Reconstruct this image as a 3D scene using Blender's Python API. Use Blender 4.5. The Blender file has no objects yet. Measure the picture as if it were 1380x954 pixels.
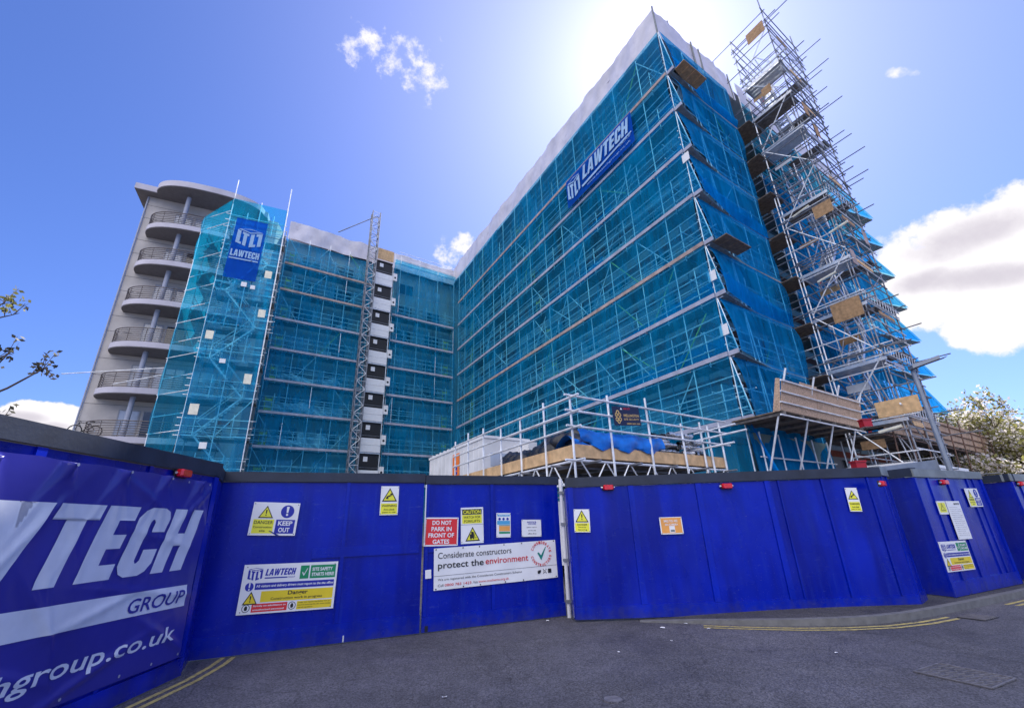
import bpy, bmesh, math, random
from mathutils import Vector, Matrix
random.seed(7)
V = Vector
rad = math.radians
scene = bpy.context.scene
COL = scene.collection

# ------------------------------------------------------------------ camera
F_PX = 600.0; CAM_H = 1.5; PITCH = math.atan(600.0/1557.0); ROLL = rad(-1.95)
_fwd = V((0, math.cos(PITCH), math.sin(PITCH)))
_r0 = V((1, 0, 0)); _u0 = _r0.cross(_fwd)
_c, _s = math.cos(ROLL), math.sin(ROLL)
CR = _r0*_c + _u0*_s
CU = _u0*_c - _r0*_s
CPOS = V((0, 0, CAM_H))
cam_d = bpy.data.cameras.new('camera'); cam = bpy.data.objects.new('camera', cam_d)
COL.objects.link(cam)
_m = Matrix((CR, CU, -_fwd)).transposed().to_4x4(); _m.translation = CPOS
cam.matrix_world = _m
cam_d.sensor_fit = 'HORIZONTAL'; cam_d.sensor_width = 36.0; cam_d.lens = F_PX/1380*36.0
cam_d.clip_start = 0.05; cam_d.clip_end = 3000
scene.camera = cam

def ray(px, py):
    return (CR*(px-690) - CU*(py-477) + _fwd*F_PX).normalized()
def at_z(px, py, z):
    d = ray(px, py); return CPOS + d*((z-CAM_H)/d.z)
def at_d(px, py, dist):
    d = ray(px, py); return CPOS + d*(dist/math.hypot(d.x, d.y))
def at_plane(px, py, p0, dr):
    n = V((-dr[1], dr[0], 0)); d = ray(px, py)
    return CPOS + d*((V((p0[0], p0[1], 0))-V((0, 0, 0))).dot(n)/d.dot(n))

# ------------------------------------------------------------------ sun, sky, exposure
SUN_EL = rad(51.5); SUN_AZ = rad(25.0); SKY_STRENGTH = 0.10; SUN_STRENGTH = 3.6
sdir = V((math.sin(SUN_AZ)*math.cos(SUN_EL), math.cos(SUN_AZ)*math.cos(SUN_EL), math.sin(SUN_EL)))
sun_d = bpy.data.lights.new('sun', 'SUN'); sun = bpy.data.objects.new('sun', sun_d); COL.objects.link(sun)
sun_d.energy = SUN_STRENGTH; sun_d.angle = rad(0.5); sun_d.color = (1.0, 0.95, 0.87)
sun.rotation_euler = sdir.to_track_quat('Z', 'Y').to_euler(); sun.location = (0, 0, 60)

scene.view_settings.view_transform = 'Standard'
scene.view_settings.look = 'None'
scene.view_settings.gamma = 1.0
scene.view_settings.exposure = 1.12
scene.view_settings.use_curve_mapping = False
scene.render.engine = 'CYCLES'
scene.cycles.transparent_max_bounces = 24
scene.cycles.max_bounces = 8
scene.cycles.use_denoising = True

world = bpy.data.worlds.new('World'); scene.world = world; world.use_nodes = True
world.cycles.sampling_method = 'MANUAL'; world.cycles.sample_map_resolution = 512
def build_world():
    nt = world.node_tree; N = nt.nodes; L = nt.links; N.clear()
    def nd(t, **k):
        n = N.new(t)
        for a, b in k.items(): setattr(n, a, b)
        return n
    def math_(op, a, b=None, clamp=False):
        n = nd('ShaderNodeMath', operation=op); n.use_clamp = clamp
        for i, x in enumerate((a, b)):
            if x is None: continue
            if isinstance(x, (int, float)): n.inputs[i].default_value = x
            else: L.new(x, n.inputs[i])
        return n.outputs[0]
    def dot(vec, c):
        n = nd('ShaderNodeVectorMath', operation='DOT_PRODUCT'); L.new(vec, n.inputs[0]); n.inputs[1].default_value = c
        return n.outputs['Value']
    def smooth(x, lo, hi):
        n = nd('ShaderNodeMapRange', interpolation_type='SMOOTHSTEP'); L.new(x, n.inputs[0])
        n.inputs[1].default_value = lo; n.inputs[2].default_value = hi
        return n.outputs[0]
    out = nd('ShaderNodeOutputWorld')
    tc = nd('ShaderNodeTexCoord'); nrm = nd('ShaderNodeVectorMath', operation='NORMALIZE')
    L.new(tc.outputs['Generated'], nrm.inputs[0]); d = nrm.outputs[0]
    sky = nd('ShaderNodeTexSky', sky_type='NISHITA'); sky.sun_disc = False
    sky.sun_elevation = SUN_EL; sky.sun_rotation = SUN_AZ
    sky.air_density = 1.0; sky.dust_density = 0.6; sky.ozone_density = 2.2; sky.altitude = 50
    tint = nd('ShaderNodeMix', data_type='RGBA', blend_type='MULTIPLY'); tint.inputs[0].default_value = 1.0
    L.new(sky.outputs[0], tint.inputs[6]); tint.inputs[7].default_value = SKY_TINT
    # aureole of thin high haze round the sun
    sd = dot(d, sdir)
    au = math_('POWER', math_('MAXIMUM', sd, 0.0), 140.0)
    au2 = math_('POWER', math_('MAXIMUM', sd, 0.0), 7.0)
    glow = math_('ADD', math_('MULTIPLY', au, AU[0]), math_('MULTIPLY', au2, AU[1]))
    gl = nd('ShaderNodeMix', data_type='RGBA', blend_type='MIX'); L.new(glow, gl.inputs[0])
    L.new(tint.outputs[2], gl.inputs[6]); gl.inputs[7].default_value = (6.4, 6.1, 8.2, 1)
    bg_sky = nd('ShaderNodeBackground'); L.new(gl.outputs[2], bg_sky.inputs[0]); bg_sky.inputs[1].default_value = SKY_STRENGTH
    # clouds: (pixel centre, half width px, half height px, tilt, noise scale, amp, solidity)
    total = None; cache = {}
    for (px, py, hw, hh, tilt, nsc, amp, soft, seed) in CLOUDS:
        c = ray(px, py); t = (CR*math.cos(tilt) + CU*math.sin(tilt)); t = (t - c*t.dot(c)).normalized(); u = c.cross(t)*-1
        if u.z < 0: u = -u
        k = (ray(px+1, py)-c).length
        x = math_('DIVIDE', dot(d, t), hw*k); y = math_('DIVIDE', dot(d, u), hh*k)
        r2 = math_('ADD', math_('MULTIPLY', x, x), math_('MULTIPLY', y, y))
        ell = math_('SUBTRACT', 1.0, r2)
        if nsc not in cache:
            no = nd('ShaderNodeTexNoise'); L.new(d, no.inputs['Vector']); no.inputs['Scale'].default_value = nsc; no.inputs['Detail'].default_value = 9
            no.inputs['Roughness'].default_value = 0.63; cache[nsc] = no
        no = cache[nsc]
        nn = math_('MULTIPLY', math_('SUBTRACT', no.outputs[0], 0.5), amp)
        m = smooth(math_('ADD', math_('MULTIPLY', ell, 0.7), nn), 0.0, soft)
        front = math_('GREATER_THAN', dot(d, c), 0.3)
        m = math_('MULTIPLY', m, front)
        total = m if total is None else math_('MAXIMUM', total, m)
    # unseen bright cloud bank, added behind the camera to lift the shaded faces
    bk = dot(d, V((-.35, -.80, .48)).normalized()); nb = nd('ShaderNodeTexNoise'); L.new(d, nb.inputs['Vector']); nb.inputs['Scale'].default_value = 3.2; nb.inputs['Detail'].default_value = 5
    mb_ = smooth(math_('ADD', math_('SUBTRACT', bk, .50), math_('MULTIPLY', math_('SUBTRACT', nb.outputs[0], .5), 1.3)), 0.0, .25)
    shade = None
    for (px, py, hw, hh, tilt) in CLOUD_SHADE:
        c = ray(px, py); t = (CR*math.cos(tilt) + CU*math.sin(tilt)); t = (t - c*t.dot(c)).normalized(); u = c.cross(t)
        k = (ray(px+1, py)-c).length
        x = math_('DIVIDE', dot(d, t), hw*k); y = math_('DIVIDE', dot(d, u), hh*k)
        e = math_('SUBTRACT', 1.0, math_('ADD', math_('MULTIPLY', x, x), math_('MULTIPLY', y, y)))
        e = smooth(math_('ADD', math_('MULTIPLY', e, .6), math_('MULTIPLY', math_('SUBTRACT', cache[8.0].outputs[0], .5), 1.6)), -.1, .75)
        e = math_('MULTIPLY', e, math_('GREATER_THAN', dot(d, c), 0.3)); shade = e if shade is None else math_('MAXIMUM', shade, e)
    cc = nd('ShaderNodeMix', data_type='RGBA'); L.new(shade, cc.inputs[0])
    cc.inputs[6].default_value = (1.0, 0.97, 1.0, 1); cc.inputs[7].default_value = (0.68, 0.64, 0.71, 1)
    bg_c = nd('ShaderNodeBackground'); L.new(cc.outputs[2], bg_c.inputs[0]); bg_c.inputs[1].default_value = CLOUD_STRENGTH
    mx = nd('ShaderNodeMixShader'); L.new(total, mx.inputs[0]); L.new(bg_sky.outputs[0], mx.inputs[1]); L.new(bg_c.outputs[0], mx.inputs[2])
    sz = N.new('ShaderNodeSeparateXYZ'); L.new(d, sz.inputs[0]); mb_ = math_('MULTIPLY', mb_, smooth(sz.outputs[2], .16, .34))
    bg_b = nd('ShaderNodeBackground'); bg_b.inputs[0].default_value = (1, .97, 1.0, 1); bg_b.inputs[1].default_value = BACK_FILL
    mx2 = nd('ShaderNodeMixShader'); L.new(mb_, mx2.inputs[0]); L.new(mx.outputs[0], mx2.inputs[1]); L.new(bg_b.outputs[0], mx2.inputs[2])
    L.new(mx2.outputs[0], out.inputs[0])
BACK_FILL = 1.15
SKY_TINT = (0.46, 0.575, 0.98, 1); AU = (0.48, 0.26); CLOUD_STRENGTH = 0.50
CLOUD_SHADE = [(1300, 320, 105, 36, .35), (1310, 375, 110, 26, .1), (1240, 380, 50, 22, .3), (30, 562, 45, 14, -.1), (70, 575, 30, 12, 0)]
CLOUDS = [
 (1320, 355, 190, 125, 0.25, 8.0, 2.7, 0.34, 1.0),
 (1390, 300, 100, 95, 0.0, 8.0, 2.5, 0.30, 2.0),
 (1215, 385, 105, 80, 0.2, 8.0, 2.7, 0.34, 8.0),
 (1345, 440, 90, 70, 0.0, 8.0, 2.7, 0.34, 8.0),
 (505, 68, 56, 26, -0.3, 26.0, 5.2, 1.25, 3.0),
 (565, 85, 28, 46, 0.2, 26.0, 5.2, 1.25, 4.0),
 (1218, 98, 24, 9, 0.0, 26.0, 3.6, 1.2, 5.0),
 (612, 338, 34, 22, 0.4, 26.0, 4.2, 1.0, 6.0),
 (50, 580, 105, 56, 0.0, 8.0, 1.8, 0.14, 7.0),
 (1370, 610, 80, 62, 0.0, 8.0, 1.2, 0.4, 9.0),
]
build_world()

# ------------------------------------------------------------------ mesh and object helpers
PO = {}
class MB:
    def __init__(self): self.v = []; self.f = []; self.m = []
    def add(self, vs, fs, mi=0):
        o = len(self.v); self.v += [V(p) for p in vs]
        for f in fs: self.f.append([i+o for i in f]); self.m.append(mi)
        return self
    def box(self, o, ex, ey, ez, mi=0):
        o, ex, ey, ez = V(o), V(ex), V(ey), V(ez)
        p = [o, o+ex, o+ex+ey, o+ey]; p += [q+ez for q in p]
        fs = [(0, 3, 2, 1), (4, 5, 6, 7), (0, 1, 5, 4), (1, 2, 6, 5), (2, 3, 7, 6), (3, 0, 4, 7)]
        if ex.cross(ey).dot(ez) < 0: fs = [tuple(reversed(f)) for f in fs]
        return self.add(p, fs, mi)
    def beam(self, p, q, w, h, mi=0, up=None):
        p, q = V(p), V(q); t = (q-p).normalized(); up = V(up) if up is not None else (V((0, 0, 1)) if abs(t.z) < .95 else V((1, 0, 0)))
        s = t.cross(up).normalized(); u = s.cross(t)
        return self.box(p - s*w/2 - u*h/2, s*w, q-p, u*h, mi)
    def tube(self, p, q, r, n=6, mi=0, r2=None):
        p, q = V(p), V(q); t = (q-p).normalized(); a = V((0, 0, 1)) if abs(t.z) < .9 else V((1, 0, 0))
        s = t.cross(a).normalized(); u = s.cross(t); r2 = r if r2 is None else r2
        vs = []
        for c, rr in ((p, r), (q, r2)):
            for i in range(n):
                an = 2*math.pi*i/n; vs.append(c + s*rr*math.cos(an) + u*rr*math.sin(an))
        fs = [(i, i+n, (i+1) % n+n, (i+1) % n) for i in range(n)] + [tuple(range(n)), tuple(reversed(range(n, 2*n)))]
        return self.add(vs, fs, mi)
    def path(self, pts, r, n=6, mi=0, r2=None):
        k = len(pts)-1
        for i in range(k):
            ra = r if r2 is None else r + (r2-r)*i/k; rb = r if r2 is None else r + (r2-r)*(i+1)/k
            self.tube(pts[i], pts[i+1], ra, n, mi, rb)
        return self
    def poly(self, pts, mi=0): return self.add(pts, [tuple(range(len(pts)))], mi)
    def prism(self, pts, e, mi=0):
        n = len(pts); e = V(e); a = [V(p) for p in pts]; b = [p+e for p in a]
        fs = [tuple(range(n)), tuple(reversed(range(n, 2*n)))] + [((i+1) % n, i, i+n, (i+1) % n+n) for i in range(n)]
        return self.add(a+b, fs, mi)
    def grid(self, fn, nu, nv, mi=0):
        vs = [fn(i/nu, j/nv) for j in range(nv+1) for i in range(nu+1)]
        fs = [(j*(nu+1)+i, j*(nu+1)+i+1, (j+1)*(nu+1)+i+1, (j+1)*(nu+1)+i) for j in range(nv) for i in range(nu)]
        return self.add(vs, fs, mi)
    def build(self, name, mats, parent=None, origin=None, smooth=False, fix=True):
        if not isinstance(mats, (list, tuple)): mats = [mats]
        off = PO.get(parent.name, V((0, 0, 0))) if parent else (V(origin) if origin is not None else (V(self.v[0]) if self.v else V((0, 0, 0))))
        me = bpy.data.meshes.new(name); me.from_pydata([tuple(p-off) for p in self.v], [], self.f)
        for m in mats: me.materials.append(m)
        me.polygons.foreach_set('material_index', self.m)
        if smooth: me.polygons.foreach_set('use_smooth', [True]*len(me.polygons))
        if fix:
            bm = bmesh.new(); bm.from_mesh(me); bmesh.ops.recalc_face_normals(bm, faces=bm.faces); bm.to_mesh(me); bm.free()
        me.update()
        o = bpy.data.objects.new(name, me); COL.objects.link(o)
        if parent: o.parent = parent
        else: o.location = off
        PO[o.name] = off
        return o
def tag(o, label=None, cat=None, group=None, kind=None):
    for k, v in (('label', label), ('category', cat), ('group', group), ('kind', kind)):
        if v: o[k] = v
    return o
def thing(name, label, cat, loc, group=None):
    o = bpy.data.objects.new(name, None); COL.objects.link(o); o.location = loc; o.empty_display_size = .3
    PO[o.name] = V(loc); return tag(o, label, cat, group)

# ------------------------------------------------------------------ materials
MT = {}
def mat(name, col, rough=.6, metal=0.0, var=.12, vs=4.0, bump=0.0, bs=30.0, spec=.5, coat=0.0, stains=None, detail=5):
    m = bpy.data.materials.new(name); m.use_nodes = True; nt = m.node_tree; N = nt.nodes; L = nt.links
    p = N['Principled BSDF']; p.inputs['Roughness'].default_value = rough; p.inputs['Metallic'].default_value = metal
    p.inputs['Specular IOR Level'].default_value = spec; p.inputs['Coat Weight'].default_value = coat; p.inputs['Coat Roughness'].default_value = .15
    tc = N.new('ShaderNodeTexCoord'); c = (*col, 1)
    no = N.new('ShaderNodeTexNoise'); no.inputs['Scale'].default_value = vs; no.inputs['Detail'].default_value = detail; L.new(tc.outputs['Object'], no.inputs[0])
    mr = N.new('ShaderNodeMapRange'); L.new(no.outputs[0], mr.inputs[0]); mr.inputs[1].default_value = .3; mr.inputs[2].default_value = .7
    mr.inputs[3].default_value = 1-var; mr.inputs[4].default_value = 1+var
    mx = N.new('ShaderNodeMix'); mx.data_type = 'RGBA'; mx.blend_type = 'MULTIPLY'; mx.inputs[0].default_value = 1; mx.inputs[6].default_value = c
    L.new(mr.outputs[0], mx.inputs[7]); last = mx.outputs[2]
    if stains:
        sc, scol, lo, hi, fac = stains
        n2 = N.new('ShaderNodeTexNoise'); n2.inputs['Scale'].default_value = sc; n2.inputs['Detail'].default_value = 8; n2.inputs['Roughness'].default_value = .65; L.new(tc.outputs['Object'], n2.inputs[0])
        r2 = N.new('ShaderNodeMapRange'); L.new(n2.outputs[0], r2.inputs[0]); r2.inputs[1].default_value = lo; r2.inputs[2].default_value = hi; r2.inputs[4].default_value = fac
        m2 = N.new('ShaderNodeMix'); m2.data_type = 'RGBA'; L.new(r2.outputs[0], m2.inputs[0]); L.new(last, m2.inputs[6]); m2.inputs[7].default_value = (*scol, 1); last = m2.outputs[2]
    L.new(last, p.inputs['Base Color'])
    if bump:
        nb = N.new('ShaderNodeTexNoise'); nb.inputs['Scale'].default_value = bs; nb.inputs['Detail'].default_value = 4; L.new(tc.outputs['Object'], nb.inputs[0])
        b = N.new('ShaderNodeBump'); b.inputs['Strength'].default_value = bump; b.inputs['Distance'].default_value = .02; L.new(nb.outputs[0], b.inputs['Height']); L.new(b.outputs[0], p.inputs['Normal'])
    MT[name] = m; return m
def sheet_mat(name, col, opaque, tint=(.45, .8, .9), trl=.5, vs=.35, amp=.16, streak=True, gloss=0.0):
    """thin see-through woven netting: tinted gaps, diffuse and translucent threads"""
    m = bpy.data.materials.new(name); m.use_nodes = True; nt = m.node_tree; N = nt.nodes; L = nt.links; N.clear()
    out = N.new('ShaderNodeOutputMaterial'); tr = N.new('ShaderNodeBsdfTransparent'); tr.inputs[0].default_value = (*tint, 1)
    df = N.new('ShaderNodeBsdfDiffuse'); tl = N.new('ShaderNodeBsdfTranslucent')
    tc = N.new('ShaderNodeTexCoord'); no = N.new('ShaderNodeTexNoise'); no.inputs['Scale'].default_value = vs; no.inputs['Detail'].default_value = 6
    mp = N.new('ShaderNodeMapping'); mp.inputs['Scale'].default_value = (1, 1, .55); L.new(tc.outputs['Object'], mp.inputs[0]); L.new(mp.outputs[0], no.inputs[0])
    cr = N.new('ShaderNodeMix'); cr.data_type = 'RGBA'; L.new(no.outputs[0], cr.inputs[0]); cr.inputs[6].default_value = (col[0]*.7, col[1]*.75, col[2]*.8, 1); cr.inputs[7].default_value = (col[0]*1.3+.004, col[1]*1.25, col[2]*1.2, 1)
    L.new(cr.outputs[2], df.inputs[0]); L.new(cr.outputs[2], tl.inputs[0])
    a = N.new('ShaderNodeMixShader'); a.inputs[0].default_value = trl; L.new(df.outputs[0], a.inputs[1]); L.new(tl.outputs[0], a.inputs[2])
    mr = N.new('ShaderNodeMapRange'); L.new(no.outputs[0], mr.inputs[0]); mr.inputs[1].default_value = .3; mr.inputs[2].default_value = .7
    mr.inputs[3].default_value = opaque-amp; mr.inputs[4].default_value = min(1, opaque+amp)
    n2 = N.new('ShaderNodeTexNoise'); n2.inputs['Scale'].default_value = 2.6; n2.inputs['Detail'].default_value = 4; m2 = N.new('ShaderNodeMapping'); m2.inputs['Scale'].default_value = (1, 1, .22); m2.inputs['Rotation'].default_value = (.25, .2, 0)
    L.new(tc.outputs['Object'], m2.inputs[0]); L.new(m2.outputs[0], n2.inputs[0]); r2 = N.new('ShaderNodeMapRange'); L.new(n2.outputs[0], r2.inputs[0]); r2.inputs[1].default_value = .35; r2.inputs[2].default_value = .7; r2.inputs[3].default_value = -.6*amp; r2.inputs[4].default_value = 1.1*amp
    ad = N.new('ShaderNodeMath'); ad.operation = 'ADD'; ad.use_clamp = True; L.new(mr.outputs[0], ad.inputs[0]); L.new(r2.outputs[0], ad.inputs[1]); mr = ad
    b = N.new('ShaderNodeMixShader'); L.new(mr.outputs[0], b.inputs[0]); L.new(tr.outputs[0], b.inputs[1]); L.new(a.outputs[0], b.inputs[2])
    L.new(b.outputs[0], out.inputs[0]); MT[name] = m; return m

def hoarding_paint(name, col, rough, spec):
    m = mat(name, col, rough, var=.16, vs=1.3, bump=.14, bs=2.2, spec=spec, stains=(9, (.005, .03, .40), .60, .82, .4)); nt = m.node_tree; N = nt.nodes; L = nt.links; p = N['Principled BSDF']
    src = p.inputs['Base Color'].links[0].from_socket; tc = N.new('ShaderNodeTexCoord')
    def layer(scale3, det, lo, hi, fac, col2, src, rot=0):
        mp = N.new('ShaderNodeMapping'); mp.inputs['Scale'].default_value = scale3; mp.inputs['Rotation'].default_value = (0, rot, 0); L.new(tc.outputs['Object'], mp.inputs[0])
        n = N.new('ShaderNodeTexNoise'); n.inputs['Scale'].default_value = 1; n.inputs['Detail'].default_value = det; n.inputs['Roughness'].default_value = .6; L.new(mp.outputs[0], n.inputs[0])
        r = N.new('ShaderNodeMapRange'); L.new(n.outputs[0], r.inputs[0]); r.inputs[1].default_value = lo; r.inputs[2].default_value = hi; r.inputs[4].default_value = fac
        x = N.new('ShaderNodeMix'); x.data_type = 'RGBA'; L.new(r.outputs[0], x.inputs[0]); L.new(src, x.inputs[6]); x.inputs[7].default_value = (*col2, 1); return x.outputs[2], r.outputs[0]
    src, _ = layer((2.2, 2.2, .35), 3, .42, .62, .7, (col[0], col[1]*.4, col[2]*.55), src)            # old coat showing darker in tall patches
    src, _ = layer((14, 14, 1.1), 4, .55, .72, .25, (.02, .05, .38), src)                             # rain streaks
    src, _ = layer((5, 5, 26), 5, .63, .72, .28, (.08, .11, .42), src, .2)                             # knocks and scrapes
    src, _ = layer((60, 60, 60), 3, .68, .74, .5, (.25, .28, .5), src)                                 # flecks
    sx = N.new('ShaderNodeSeparateXYZ'); L.new(tc.outputs['Object'], sx.inputs[0]); dn = N.new('ShaderNodeTexNoise'); dn.inputs['Scale'].default_value = 11; dn.inputs['Detail'].default_value = 6; L.new(tc.outputs['Object'], dn.inputs[0])
    ma = N.new('ShaderNodeMath'); ma.operation = 'MULTIPLY_ADD'; L.new(dn.outputs[0], ma.inputs[0]); ma.inputs[1].default_value = -.55; L.new(sx.outputs[2], ma.inputs[2])
    mr_ = N.new('ShaderNodeMapRange'); L.new(ma.outputs[0], mr_.inputs[0]); mr_.inputs[1].default_value = -.08; mr_.inputs[2].default_value = -.28; mr_.inputs[3].default_value = 0; mr_.inputs[4].default_value = .30   # road splash along the foot
    xm = N.new('ShaderNodeMix'); xm.data_type = 'RGBA'; L.new(mr_.outputs[0], xm.inputs[0]); L.new(src, xm.inputs[6]); xm.inputs[7].default_value = (.05, .052, .085, 1); src = xm.outputs[2]
    L.new(src, p.inputs['Base Color'])
    n = N.new('ShaderNodeTexNoise'); n.inputs['Scale'].default_value = 1.7; n.inputs['Detail'].default_value = 6; L.new(tc.outputs['Object'], n.inputs[0]); r = N.new('ShaderNodeMapRange'); L.new(n.outputs[0], r.inputs[0]); r.inputs[1].default_value = .3; r.inputs[2].default_value = .7; r.inputs[3].default_value = rough*.6; r.inputs[4].default_value = rough*1.9; L.new(r.outputs[0], p.inputs['Roughness']); return m
M_BLUE = hoarding_paint('hoarding_blue', (.0, .012, .37), .22, .30)
M_BLUE2 = hoarding_paint('hoarding_blue_trim', (.0, .015, .40), .24, .30)
M_CAP = mat('capping_dark', (.018, .026, .05), .55, var=.3, vs=3, bump=.1, stains=(5, (.06, .07, .09), .6, .8, .5))
M_CAPG = mat('capping_grey', (.17, .19, .2), .5, var=.25, vs=4)
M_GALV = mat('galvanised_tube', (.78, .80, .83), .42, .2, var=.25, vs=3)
M_GALVD = mat('weathered_shaded_tube', (.24, .25, .28), .5, .5, var=.35, vs=2.5, stains=(6, (.16, .10, .07), .62, .75, .5))
M_RUST = mat('rusty_tube', (.17, .10, .075), .7, .2, var=.3, vs=5)
M_ALU = mat('aluminium', (.62, .64, .68), .38, .6, var=.15, vs=5)
M_DECK = mat('scaffold_board', (.16, .12, .09), .8, var=.35, vs=6, bump=.1)
M_FAN = mat('fan_board_grey', (.20, .23, .25), .8, var=.25, vs=4)
M_DECKD = mat('scaffold_board_dark', (.15, .135, .125), .85, var=.35, vs=6)
M_TOE = mat('toe_board_pale', (.36, .38, .48), .75, var=.2, vs=2.0, stains=(4, (.25, .2, .2), .62, .8, .5))
M_TOEB = mat('toe_board_brown', (.40, .31, .29), .8, var=.3, vs=2.0)
M_TIMBER = mat('new_timber', (.66, .43, .22), .75, var=.22, vs=5, stains=(9, (.2, .14, .09), .66, .8, .6))
M_PLY = mat('plywood', (.40, .24, .12), .75, var=.28, vs=7, stains=(10, (.14, .08, .05), .66, .78, .6))
M_OSB = mat('chipboard_sheet', (.52, .36, .25), .8, var=.4, vs=22, detail=8, stains=(2.2, (.20, .13, .09), .55, .75, .6))
M_YEL = mat('yellow_plastic', (.75, .55, .03), .5, var=.2)
M_YELB = mat('lime_brace', (.45, .58, .10), .5, .1, var=.25)
M_WRAP = mat('shrink_wrap', (.62, .60, .67), .38, var=.16, vs=.9, bump=1.0, bs=2.2, stains=(1.6, (.42, .40, .47), .58, .75, .6))
M_NET = sheet_mat('debris_net', (.0, .33, .68), .37, (.50, .92, 1.0), .45, amp=.17)
M_NETE = sheet_mat('debris_net_dense_lit', (.0, .32, .78), .52, (.36, .80, .98), .5, amp=.18)  # denser net, with the end face's sky brightness put into a bluer colour
M_NETC = sheet_mat('debris_net_backlit', (.0, .36, .66), .34, (.42, .90, 1.0), .6, amp=.08)  # backlit look of the net put into a clearer, cyan tint
M_NETD = sheet_mat('net_fold', (.0, .26, .75), .74, (.3, .7, .95), .5, amp=.16, vs=.9)
M_WALL = mat('building_wall', (.34, .34, .35), .85, var=.2, vs=.6)
M_WALLD = mat('building_wall_dark', (.12, .13, .15), .85, var=.2, vs=.6)
M_BRICK = mat('brick_band', (.30, .075, .05), .85, var=.25, vs=6)
M_GLASS = mat('window_glass', (.02, .03, .045), .06, spec=.8, var=.1)
M_GLASSP = mat('window_glass_pale', (.38, .42, .50), .08, spec=.9, var=.4, vs=.8)
M_FRAME = mat('window_frame', (.35, .36, .4), .5)
M_FRAMED = mat('window_frame_dark', (.08, .085, .1), .5)
M_RENDER = mat('cream_render', (.52, .49, .47), .85, var=.10, vs=1.2, bump=.05)
M_SLAB = mat('balcony_fascia', (.50, .48, .55), .6, var=.1, vs=1.0)
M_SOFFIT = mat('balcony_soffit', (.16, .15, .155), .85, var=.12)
M_RAIL = mat('balcony_rail', (.15, .13, .13), .45, .3, var=.2)
M_COLUMN = mat('balcony_column', (.33, .36, .46), .5, var=.1)
M_WHITE = mat('white_paint', (.78, .78, .80), .45, var=.06, vs=3)
M_SIGNW = mat('sign_white', (.80, .81, .84), .4, var=.05, vs=3)
M_CABIN = mat('cabin_white', (.70, .70, .71), .55, var=.12, vs=1.2, stains=(3, (.42, .38, .33), .62, .85, .6))
M_BLACK = mat('black_plastic', (.012, .012, .015), .5, var=.3, vs=6)
M_BLACKB = mat('black_sacks', (.012, .014, .022), .35, var=.4, vs=8, bump=.5, bs=12)
M_PRINTK = mat('print_black', (.012, .012, .014), .5)
M_PRINTR = mat('print_red', (.62, .02, .03), .45)
M_SIGNR = mat('sign_red', (.72, .03, .035), .4, var=.05)
M_SIGNY = mat('sign_yellow', (.80, .62, .02), .4, var=.05)
M_SIGNYL = mat('sign_lemon', (.82, .80, .05), .4, var=.05)
M_SIGNG = mat('sign_green', (.0, .26, .10), .4, var=.05)
M_SIGNB = mat('sign_blue', (.012, .02, .36), .4, var=.05)
M_SIGNLB = mat('sign_sky_blue', (.08, .38, .66), .4, var=.05)
M_SIGNO = mat('sign_orange', (.80, .36, .08), .4, var=.12, vs=5)
M_NAVY = mat('sign_navy', (.008, .010, .045), .5, var=.15)
M_TEAL = mat('print_teal', (.0, .22, .18), .45)
M_GOLD = mat('print_gold', (.72, .48, .16), .45)
M_BANNER = mat('banner_blue', (.030, .030, .30), .30, var=.10, vs=2, bump=.10, bs=7, spec=.5)
M_BANPR = mat('banner_print_white', (.72, .74, .82), .34, var=.06, vs=6, bump=.12, bs=10)
M_BANTX = sheet_mat('net_banner_blue', (.008, .10, .56), .84, (.3, .7, .95), .4, amp=.08)
M_BANTL = mat('net_banner_print', (.30, .48, .70), .7, var=.12, vs=1)
M_LAMP = mat('red_lens', (.65, .006, .012), .15, spec=.8, var=.15, vs=20)
M_ORANGE = mat('orange_notice', (.85, .20, .03), .5)
M_BIN = mat('red_plastic', (.36, .01, .02), .4)
M_FLUO = mat('lamp_diffuser', (.80, .77, .62), .3)
M_TARP = mat('blue_sheet', (.01, .19, .72), .35, var=.3, vs=3, bump=.5, bs=5)
M_FOIL = mat('silver_foil', (.72, .73, .76), .22, .75, var=.3, vs=9, bump=.6, bs=14)
M_PLAST = mat('clear_polythene', (.55, .60, .66), .2, .15, var=.3, vs=2.5, bump=.7, bs=4)
M_GREENW = mat('base_panel', (.10, .16, .16), .7, var=.2, vs=1.5)
M_POLE = mat('lamp_column', (.24, .27, .32), .45, .4, var=.15)
M_KERB = mat('kerb_stone', (.15, .15, .155), .8, var=.2, vs=8, bump=.15, stains=(6, (.1, .1, .1), .6, .8, .5))
M_LINE = mat('yellow_line', (.46, .38, .13), .75, var=.2, vs=9, stains=(14, (.10, .10, .11), .50, .66, .8))
M_IRON = mat('cast_iron', (.17, .165, .18), .5, .15, var=.3, vs=14, bump=.2)
M_BARK = mat('bark', (.10, .075, .055), .9, var=.3, vs=8)
M_LEAFD = mat('leaf_dark', (.06, .055, .03), .6, var=.4, vs=3)
def leaf_mat(name, col):
    m = mat(name, col, .55, var=.35, vs=1.5); nt = m.node_tree; p = nt.nodes['Principled BSDF']; tl = nt.nodes.new('ShaderNodeBsdfTranslucent'); mx = nt.nodes.new('ShaderNodeMixShader')
    nt.links.new(p.inputs['Base Color'].links[0].from_socket, tl.inputs[0]); mx.inputs[0].default_value = .5
    nt.links.new(p.outputs[0], mx.inputs[1]); nt.links.new(tl.outputs[0], mx.inputs[2]); nt.links.new(mx.outputs[0], nt.nodes['Material Output'].inputs[0]); return m
M_LEAF = leaf_mat('spring_leaf', (.27, .26, .08)); M_BLOS = leaf_mat('pale_blossom', (.80, .74, .70))
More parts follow.
